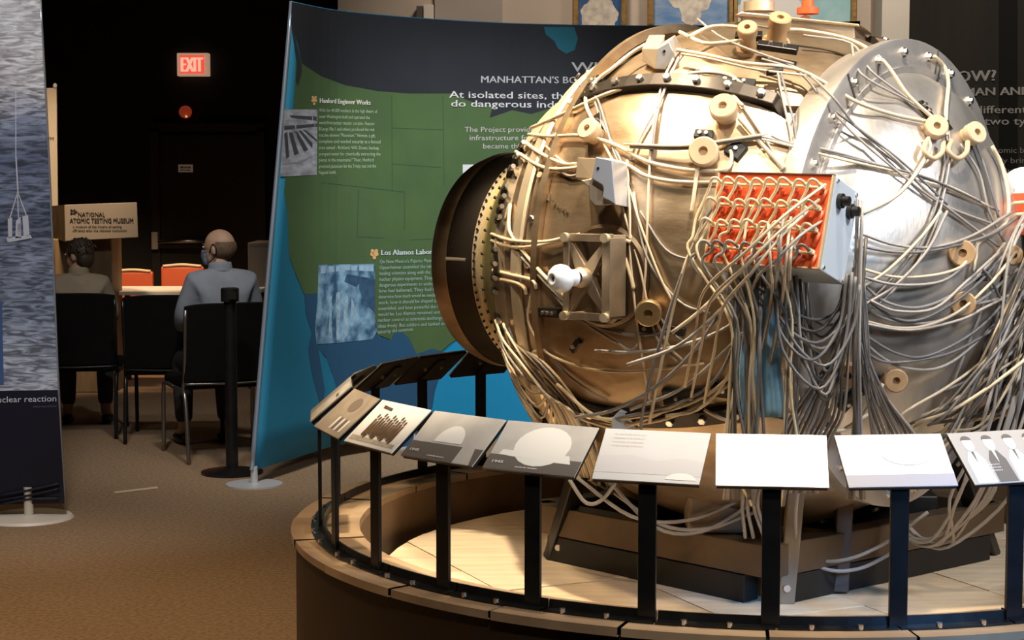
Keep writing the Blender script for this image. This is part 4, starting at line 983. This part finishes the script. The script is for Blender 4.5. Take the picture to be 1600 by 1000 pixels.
b = bmesh.new(); spin(b, [(0, .028), (.02, .028), (.022, .02), (.045, .018), (.045, 0)], S(962, 375, .0), nb_, 20); obj('plate_lug', b, M_light, dv, smooth=.5)
# stencilled number and small plate
nf = lambda x, y: S(x, y, .012)
obj('stencil_number', lettering([('7649', 863, 320, 24, 9, 14)], nf, .02), mat('dark stencil', (.12, .085, .05), .6), dv)
obj('stamped_plate', flat([(853, 300), (859, 303), (859, 315), (853, 311)], lambda x, y: S(x, y, .012)), _m['dark stencil'], dv)

# top hatch
def hatch(px, dep, back, m, name): return obj(name, hexa([P(x, y, dep) for x, y in px]+[P(x, y, dep)+back for x, y in px]), m, dv, bevel=.004)
hatch([(1150, 52), (1337, 70), (1335, 40), (1160, 22)], 5.47, Vector((.10, .32, .0)), mat('hatch bronze', (.46, .35, .23), .45, .7, n=.2, ns=6), 'top_hatch')
hatch([(1146, 24), (1344, 42), (1342, 37), (1158, 18)], 5.46, Vector((.10, .30, .0)), M_bronze, 'top_plate')
b = bmesh.new(); spin(b, [(0, .05), (.03, .05), (.03, .03), (.06, .03), (.06, 0)], P(1186, 18, 5.62), UP, 20); obj('top_fitting', b, M_light, dv, smooth=.5)
b = bmesh.new(); spin(b, [(0, .035), (.02, .035), (.02, .02), (.07, .018), (.07, 0)], P(1262, 22, 5.62), UP, 16); obj('top_fitting', b, M_red, dv, smooth=.5)

# ------------------------------------------------------------ red terminal panel box
TR = P(1306, 274, 4.60); n_w = Vector((.281, -.195, -.008)); n_u = Vector((.047, .058, .243)).normalized()*.256
r_ = n_w.normalized(); W_ = n_w.length; u_ = (n_u-r_*n_u.dot(r_)).normalized(); Hh = .258; bkd = -(r_.cross(u_)).normalized()
if bkd.y < 0: bkd = -bkd
TLc = TR-n_w
def RB(u, v, h=0.): return TLc+r_*(W_*u)-u_*(Hh*v)-bkd*h        # u right, v down, h out of the face
PBX = obj('panel_box', hexa([RB(0, 0), RB(1, 0), RB(1, 1), RB(0, 1), RB(0, 0, -.16), RB(1, 0, -.16), RB(1, 1, -.16), RB(0, 1, -.16)]), M_boxblue, dv, bevel=.003)
PRF = obj('panel_red_face', hexa([RB(.01, .01, .001), RB(.985, .01, .001), RB(.985, .985, .001), RB(.01, .985, .001), RB(.01, .01, .006), RB(.985, .01, .006), RB(.985, .985, .006), RB(.01, .985, .006)]), M_red, dv)
M_edge = mat('tan panel edging', (.62, .45, .26), .5)
for u0, u1, v0, v1, mm in ((0, 1, 0, .012, mat('dark panel edge', (.08, .03, .02), .5)), (.985, 1, 0, 1, M_edge), (0, 1, .985, 1, M_edge), (0, .012, 0, 1, M_edge)):
    obj('panel_edging', hexa([RB(u0, v0, .0), RB(u1, v0, .0), RB(u1, v1, .0), RB(u0, v1, .0), RB(u0, v0, .012), RB(u1, v0, .012), RB(u1, v1, .012), RB(u0, v1, .012)]), mm, PBX)
for v, z in ((.22, -.045), (.25, -.115)):
    c = RB(1, v, z); b = bmesh.new(); spin(b, [(0, .020), (.012, .020), (.013, .014), (.030, .013), (.032, 0)], c, r_, 20); obj('panel_plug', b, M_black, PBX, smooth=.5)
for v, z in ((.04, -.015), (.04, -.145), (.96, -.015), (.96, -.145)):
    obj('panel_screw', cyl(bmesh.new(), RB(1, v, z), RB(1, v, z)+r_*.004, .005, seg=8), M_bolt, PBX)
obj('panel_mount', cyl(bmesh.new(), RB(.5, .5, -.15), RB(.5, .5, -.40), .05, seg=16), M_blackmetal, dv, smooth=.6)
NC = 8
rows = (.14, .37, .60, .83)
M_lace = mat('tan lacing cord', (.80, .66, .42), .6)
for rv in rows:
    obj('terminal_row', tb([RB(.03, rv-.01, .018), RB(.3, rv+.012, .022), RB(.6, rv+.0, .02), RB(.95, rv+.02, .018)], .0045, seg=6), M_lace, dv, smooth=True)
    for c_ in range(NC):
        u = .07+c_*.122; b = cyl(bmesh.new(), RB(u, rv, .004), RB(u, rv, .030), .0075, seg=8); obj('terminal', b, M_lace, PRF, smooth=.6)
        obj('terminal_rib', tb([RB(u+.03, rv+.02, .008), RB(u+.0, rv+.17, .008)], .007, seg=6, smooth=False), M_red, PRF, smooth=True)
# second red box at the right side
q = [P(1583, 302, 5.35), P(1660, 300, 5.25), P(1655, 372, 5.25), P(1578, 366, 5.35)]
slanted('panel_box', q, Vector((.05, .14, .02)), M_boxblue)
slanted('panel_red_face', [p+Vector((0, -.004, 0)) for p in q], Vector((.0, .004, 0)), M_red)
for i in range(3): obj('terminal_row', tb([P(1580, 318+18*i, 5.33), P(1610, 316+18*i, 5.29), P(1655, 318+18*i, 5.23)], .006), M_lace, dv, smooth=True)
b = bmesh.new(); ell(b, P(1602, 288, 5.5), (.07, .07, .055)); obj('white_cap', b, M_print, dv, smooth=True)

# blue white hanging cloth strip
clo = []
for k, (x0, x1) in enumerate(((1158, 1186), (1190, 1222))):
    bm = bmesh.new(); prev = None
    for i in range(15):
        y = 452+200*i/14; w_ = math.sin(i*.9+k)*.004; cur = []
        for s in range(7):
            x = x0+(x1-x0)*s/6+3*math.sin(i*.5+k); p = P(x, y, 4.78+.008*math.sin(s*2.1+k)+w_); cur.append(bm.verts.new(p))
        if prev:
            for s in range(6): bm.faces.new((prev[s], prev[s+1], cur[s+1], cur[s]))
        prev = cur
    o = obj('hanging_cloth', bm, mat('pale blue cloth', (.30, .58, .78), .7, n=.25, ns=14), dv, smooth=True); s_ = o.modifiers.new('s', 'SOLIDIFY'); s_.thickness = .003

# ------------------------------------------------------------ cables
def cable(pts, m=M_cream, r=.0058, off=.02, jit=0.):
    out = []
    for q in pts:
        if isinstance(q, Vector): out.append(q)
        elif len(q) == 3: out.append(P(*q))
        else:
            p = S(q[0], q[1], off+random.uniform(0, .006)); d = ray(q[0], q[1]); o = Vector((0, 0, EYE))
            k = (.535+off*.5-(o-BALL).dot(AX))/d.dot(AX); h = o+d*k; rad = (h-BALL-AX*(h-BALL).dot(AX)).length
            if .56 < rad < .735 and (h-o).length < (p-o).length: p = h
            out.append(p)
    return obj('cable', tb(out, r, seg=6, k=5), m, dv, smooth=True)
thick = [
 [(768, 366), (800, 376), (850, 378), (890, 370), (930, 363), (965, 372), (985, 378)],
 [(768, 376), (800, 386), (840, 384), (880, 374), (915, 365), (950, 368), (972, 395), (985, 430), (990, 452)],
 [(768, 422), (800, 430), (832, 438), (838, 452)], [(768, 434), (800, 440), (818, 448), (822, 460)],
 [(826, 210), (860, 213), (910, 212), (960, 226), (1010, 252), (1070, 265), (1118, 267), (1138, 262), (1143, 245), (1141, 235)],
 [(806, 237), (850, 262), (900, 262), (940, 250), (980, 258), (1010, 275), (1060, 284), (1140, 285)],
 [(820, 222), (845, 240), (880, 256), (900, 256)],
 [(830, 200), (880, 178), (940, 150), (1000, 130), (1080, 115), (1110, 113), (1140, 118), (1160, 132)],
 [(1058, 78), (1100, 85), (1160, 98), (1240, 107), (1290, 130), (1340, 160), (1400, 180), (1450, 190)],
 [(1062, 50), (1090, 64), (1110, 68), (1150, 64), (1163, 62)],
 [(1075, 58), (1110, 42), (1150, 42), (1180, 48)], [(1215, 46), (1260, 48), (1330, 63), (1380, 95), (1420, 150), (1465, 190), (1480, 205)],
 [(1450, 215), (1452, 235), (1425, 280), (1395, 310), (1345, 335)],
 [(1460, 88), (1476, 105), (1482, 130), (1479, 165), (1478, 200), (1480, 212)],
 [(1550, 228), (1566, 260), (1576, 310), (1570, 350), (1530, 378), (1525, 400), (1520, 425)],
 [(1008, 70), (985, 84), (955, 108), (930, 128), (918, 150)],
 [(918, 112), (925, 125)], [(915, 145), (916, 165), (925, 185), (935, 195)],
 [(1130, 125), (1150, 155), (1160, 165)],
 [(790, 345), (797, 320), (795, 350), (802, 372), (840, 420), (870, 450), (900, 480)],
 [(1155, 185), (1190, 225), (1225, 262)], [(1095, 240), (1090, 262), (1085, 300), (1080, 335)]]
for q in thick: cable(q, M_cream, .0062)
mid = [
 [(1052, 92), (1035, 130), (1020, 200), (1013, 300), (1010, 400), (1005, 470)], [(1060, 90), (1030, 160), (1000, 215), (985, 250)], [(1068, 84), (1045, 120), (1025, 190), (1018, 260)],
 [(980, 250), (984, 330), (985, 400), (995, 500), (1010, 600), (1020, 640)], [(990, 300), (1010, 400), (1060, 470), (1110, 490)], [(1000, 330), (1040, 390), (1080, 405), (1090, 395)],
 [(960, 280), (980, 350), (1000, 420), (1012, 478)], [(815, 402), (850, 440), (885, 475), (920, 508), (960, 533), (985, 547), (1000, 532)],
 [(810, 390), (850, 440), (895, 492), (950, 516), (1000, 524), (1045, 517)], [(830, 460), (825, 500), (845, 540), (870, 560), (930, 578), (1000, 580), (1100, 568)],
 [(845, 540), (880, 580), (920, 610), (948, 625)], [(795, 512), (815, 560), (850, 605), (880, 630)], [(1018, 487), (1045, 540), (1066, 562)], [(1012, 487), (1030, 535), (1058, 566)],
 [(1022, 482), (1050, 520), (1095, 550)], [(940, 218), (965, 265), (985, 300), (1000, 350), (1030, 430), (1050, 470)], [(930, 160), (940, 190), (960, 230), (975, 262)],
 [(905, 115), (900, 128), (930, 150), (945, 190), (960, 240), (985, 290)], [(838, 212), (870, 245), (905, 268), (940, 260)], [(868, 262), (890, 275), (915, 268)],
 [(1240, 106), (1262, 125), (1290, 160), (1340, 200), (1400, 245), (1450, 290), (1480, 320)], [(1200, 90), (1235, 102), (1265, 118), (1300, 150), (1340, 200), (1400, 250), (1450, 300), (1500, 340), (1560, 385)],
 [(1190, 92), (1230, 104), (1255, 118), (1290, 160), (1330, 205), (1395, 262), (1470, 318), (1550, 350)], [(1130, 222), (1180, 213), (1232, 225), (1300, 240), (1360, 255), (1440, 275), (1500, 300), (1560, 330)],
 [(1120, 226), (1180, 217), (1240, 229), (1310, 248), (1400, 268), (1480, 290), (1550, 325)], [(1205, 212), (1230, 222), (1300, 236), (1390, 262)],
 [(1480, 205), (1478, 250), (1460, 330), (1430, 390), (1390, 440), (1340, 490)], [(1482, 200), (1484, 250), (1466, 340), (1440, 400), (1400, 450), (1345, 500)],
 [(1215, 112), (1222, 150), (1235, 210), (1240, 265)], [(1220, 112), (1232, 160), (1242, 200), (1246, 260)], [(1255, 55), (1330, 68), (1360, 110), (1420, 155), (1475, 190)],
 [(1330, 66), (1345, 115), (1420, 158), (1478, 196)], [(1180, 40), (1220, 46), (1290, 52), (1340, 68)], [(1065, 84), (1110, 92), (1180, 108), (1260, 118)], [(1090, 30), (1130, 60), (1200, 88), (1240, 100)],
 [(1520, 215), (1535, 250), (1550, 300), (1560, 340)], [(1500, 225), (1530, 270), (1545, 330), (1570, 380)], [(1160, 165), (1200, 225), (1222, 265)]]
for i, q in enumerate(mid): cable(q, (M_greyl if q[0][0] > 1170 else M_cream, M_greyl, M_grey)[i % 3], .0040, off=.016)
# right hand swags
sw = [[(1345, 365), (1400, 383), (1460, 386), (1520, 368), (1580, 332)], [(1345, 385), (1400, 394), (1460, 391), (1540, 370), (1590, 340)], [(1345, 420), (1400, 433), (1460, 430), (1500, 418), (1514, 402)],
 [(1345, 432), (1400, 445), (1470, 440), (1515, 408)], [(1345, 440), (1380, 470), (1430, 481), (1480, 465), (1530, 430), (1570, 380)], [(1345, 460), (1400, 498), (1450, 495), (1520, 450), (1575, 390)],
 [(1345, 500), (1400, 512), (1450, 508), (1500, 485), (1550, 440), (1590, 390)], [(1345, 505), (1420, 516), (1500, 500), (1540, 480), (1600, 450)], [(1345, 530), (1380, 560), (1420, 576), (1470, 574), (1520, 540), (1600, 460)],
 [(1345, 520), (1400, 552), (1450, 556), (1520, 520), (1570, 470), (1600, 420)], [(1350, 692), (1420, 640), (1480, 605), (1540, 560), (1600, 500)], [(1360, 470), (1400, 486), (1460, 482), (1510, 440), (1560, 395)],
 [(1345, 475), (1390, 500), (1460, 503), (1530, 470), (1590, 420)], [(1340, 540), (1380, 565), (1440, 562), (1500, 545), (1570, 500), (1610, 450)], [(1345, 450), (1390, 420), (1440, 370), (1470, 330)], [(1345, 480), (1400, 445), (1450, 390), (1480, 330)],
 [(1510, 475), (1540, 472), (1580, 460), (1600, 450)], [(1535, 420), (1550, 440), (1575, 500), (1570, 540)]]
for i, q in enumerate(sw): cable(q, (M_greyl, M_grey, M_cream, M_greyl)[i % 4], .0046, off=.03+.004*(i % 4))
# long strands sweeping from the left dome to behind the red box
for i, q in enumerate([[(1140, 290), (1100, 345), (1065, 430), (1030, 540), (1005, 640), (1000, 690)], [(1135, 300), (1085, 380), (1060, 450), (1035, 560), (1015, 660)], [(1240, 340), (1180, 420), (1130, 480), (1060, 540), (980, 570)],
     [(1200, 400), (1150, 450), (1090, 540), (1030, 600), (960, 640), (900, 652)], [(1290, 300), (1230, 340), (1180, 400), (1100, 480), (1050, 520)], [(1210, 460), (1180, 500), (1120, 560), (1060, 610), (985, 640)],
     [(1150, 430), (1150, 520), (1120, 590), (1060, 630), (960, 655)], [(1160, 430), (1158, 530), (1130, 600), (1090, 640), (1040, 650)], [(1170, 440), (1150, 500), (1080, 535), (1000, 550), (930, 548)]]):
    cable(q, (M_grey, M_cream, M_greyl)[i % 3], .0052, off=(.09, .09, .16, .09, .2, .06, .05, .05, .05)[i])
# cables from every panel terminal, arching to the left and running down over the face
LB_ = [1146, 1151, 1166, 1170, 1183, 1226, 1240, 1250]
for ri, rv in enumerate(rows):
    for c_ in range(NC):
        u = .07+c_*.122; h = .030+.006*((ri+c_) % 3); lean = -.035-.01*(c_ % 3)
        pts = [RB(u, rv, .028), RB(u-.025, rv-.03, h+.015), RB(u-.060, rv-.015, h+.018), RB(u-.085, rv+.08, h+.008), RB(u-.095+lean, rv+.22, h)]
        if (ri*3+c_) % 4 == 0 or ri == 3:
            k_ = .25+lean; v = rv+.40
            while v < 1.0: pts.append(RB(u-.10+lean*2+.0*k_, v, h)); v += .2
            xb = LB_[c_]+random.uniform(-6, 6); dd = 4.64+random.uniform(-.02, .06)
            pts += [P(xb, 500, dd), P(xb+random.uniform(-4, 4), 600, dd+.03), P(xb+random.uniform(-16, 16), 700, dd+.06)]
            if c_ % 2: pts += [P(xb+random.uniform(-35, 35), 790, dd+.14)]
        cable(pts, M_lace if ri < 3 else (M_greyl, M_grey)[c_ % 2], .0040)
# long strands crossing the face from upper right to lower left
for x0, y0, x1, y1 in ((1290, 288, 1100, 455), (1280, 312, 1110, 470), (1262, 330, 1130, 480), (1285, 345, 1180, 440), (1225, 335, 1212, 450), (1236, 340, 1222, 470), (1238, 370, 1232, 450), (1200, 350, 1206, 460)):
    cable([(x0, y0, 4.58), ((x0*2+x1)/3, (y0*2+y1)/3-8, 4.50), ((x0+2*x1)/3, (y0+2*y1)/3-4, 4.50), (x1, y1, 4.62), (x1-14, y1+70, 4.74), (x1-30, y1+150, 4.86)], (M_cream, M_greyl)[x0 % 2], .0042)
# hanging vertical bundles
for k, (xc_, n, sp) in enumerate(((1149, 5, 5), (1168, 4, 3), (1185, 4, 3), (1338, 9, 6))):
    for i in range(n):
        x = xc_+random.uniform(-sp, sp); d_ = 4.68+random.uniform(-.05, .07)
        y0 = 425 if k < 3 else random.uniform(310, 440); e = x+random.uniform(-22, 22)*(1 if k < 3 else 1.3)
        cable([(x+(random.uniform(-24, 10) if k < 3 else random.uniform(-2, 14)), y0, 4.70), (x, 530, d_), (x+random.uniform(-3, 3), 620, d_+.03), (e, 780, d_+.10)],
              (M_grey, M_greyl, M_darkc)[i % 3], random.choice((.004, .0046, .005)))
# loops under the box between bundles
for i in range(15):
    x0 = random.uniform(1205, 1262); x1 = random.uniform(1318, 1345); yb = 500+i*9; d_ = random.uniform(4.62, 4.78)
    cable([(x0, 430, d_), (x0+10, 430+(yb-430)*.65, d_), ((x0+x1)/2+random.uniform(-10, 10), yb, d_-.02), (x1-12, 430+(yb-430)*.6, d_), (x1, 410+random.uniform(0, 50), d_)], (M_grey, M_greyl, M_darkc, M_grey)[i % 4], .0044)
for i in range(12):          # diagonal strands falling to the left from the right bundle
    x0 = 1335+random.uniform(-10, 8); x1 = 1220+7*i
    cable([(x0, 430, 4.70), (x0-12-.1*(1335-x1), 540, 4.72), (x1+22, 640, 4.77), (x1, 690, 4.8), (x1-20, 770, 4.86)], (M_grey, M_darkc, M_greyl)[i % 3], .0042)
for i in range(11):          # and to the right
    x0 = 1342+random.uniform(-6, 8); x1 = 1365+7*i
    cable([(x0, 440, 4.70), (x0+8, 550, 4.74), ((x0+x1)/2, 625, 4.78), (x1, 690, 4.86), (x1+15, 760, 4.95)], (M_grey, M_greyl, M_darkc)[i % 3], .0042)
# dark rod across the left dome
cable([(985, 229), (1060, 232), (1120, 224), (1190, 214)], M_darkc, .006, off=.03)
cable([(975, 225), (1060, 228), (1120, 221), (1200, 209)], M_cream, .004, off=.04)
# dense bundle at the right edge
for i in range(38):
    y0 = random.uniform(380, 560); x0 = random.uniform(1575, 1640); y1 = random.uniform(600, 700); x1 = random.uniform(1440, 1570); d_ = random.uniform(5.0, 5.2)
    cable([(x0+30, y0-60, d_+.1), (x0, y0, d_), ((x0+x1)/2+random.uniform(5, 25), (y0+y1)/2, d_-.05), (x1+15, y1, d_-.05), (x1-random.uniform(10, 70), y1+random.uniform(10, 40), d_)], (M_grey, M_greyl, M_darkc, M_cream)[i % 4], random.choice((.0045, .0055)))
for i in range(10):
    x0 = random.uniform(1530, 1600); cable([(x0+50, 470, 5.15), (x0+20, 600, 5.02), (x0-10, 700, 5.0), (x0-random.uniform(20, 50), 780, 5.05), (1470+random.uniform(-20, 20), 845+random.uniform(-12, 12), 5.15), (1425+random.uniform(-15, 10), 835, 5.25), (1390, 780, 5.35)], M_greyl, .0055)
# lower left fan of cables leaving the rim connectors
for i in range(14):
    ph = 104+i*3.4; p0_ = D(-.585, ph, .655); x0, y0 = (lambda v: (v.x, v.z))(p0_)
    cable([p0_, D(-.50, ph+3, .73), D(-.40, ph+7+i*.3, .78), (848+i*3.5, 612+i*2.6), (872+i*3.2, 655+i*1.5), (884+i*3.4, 705), (896+i*3.6, 745)], (M_cream, M_greyl, M_cream)[i % 3], .0046, off=.045)
for i in range(7):
    cable([(786+i*3, 505+7*i), (806+i*6, 560), (850+i*7, 615), (900+i*4, 665+i), (915+i*3, 705)], (M_cream, M_greyl)[i % 2], .0044, off=.03)
# bottom sweeps
for q in ([(880, 640), (950, 655), (1030, 645), (1100, 620), (1150, 580)], [(900, 652), (960, 668), (1010, 655), (1060, 630)], [(870, 600), (930, 650), (1000, 662), (1080, 640), (1140, 600)], [(1100, 640), (1130, 655), (1170, 662)],
          [(1280, 665), (1300, 620), (1330, 602)], [(1320, 670), (1360, 645)], [(1230, 640), (1270, 665), (1330, 668), (1380, 600)]):
    cable(q, M_cream, .0055, off=.04)
for x0, y0, x1, y1, s in ((900, 745, 1160, 780, 50), (950, 750, 1170, 790, 60), (960, 770, 1180, 800, 40), (1240, 870, 1450, 800, 30), (1230, 850, 1400, 860, 35), (890, 750, 965, 750, 35)):
    cable([(x0, y0, 5.25), ((2*x0+x1)/3, (2*y0+y1)/3+s, 5.2), ((x0+2*x1)/3, (y0+2*y1)/3+s*.9, 5.2), (x1, y1, 5.2)], M_greyl, .006)
for x in (1168, 1176, 1186, 1192, 1252): cable([(x, 745, 5.0), (x-8, 790, 5.02), (x+random.uniform(-20, 12), 840, 5.08)], M_greyl, .0055)
# rim connectors
def rimpt(ph): return D(-.622, ph, .60)
for ph in list(range(66, 78, 3))+list(range(84, 98, 4))+list(range(52, 64, 4))+list(range(104, 150, 5)):
    p = rimpt(ph); q = D(-.585, ph, .645)
    obj('rim_connector', cyl(bmesh.new(), p, q, .012, .010, seg=10), M_black, dv, smooth=.5); obj('connector_sleeve', cyl(bmesh.new(), q, D(-.56, ph, .665), .008, seg=8), M_bolt, dv, smooth=.5)
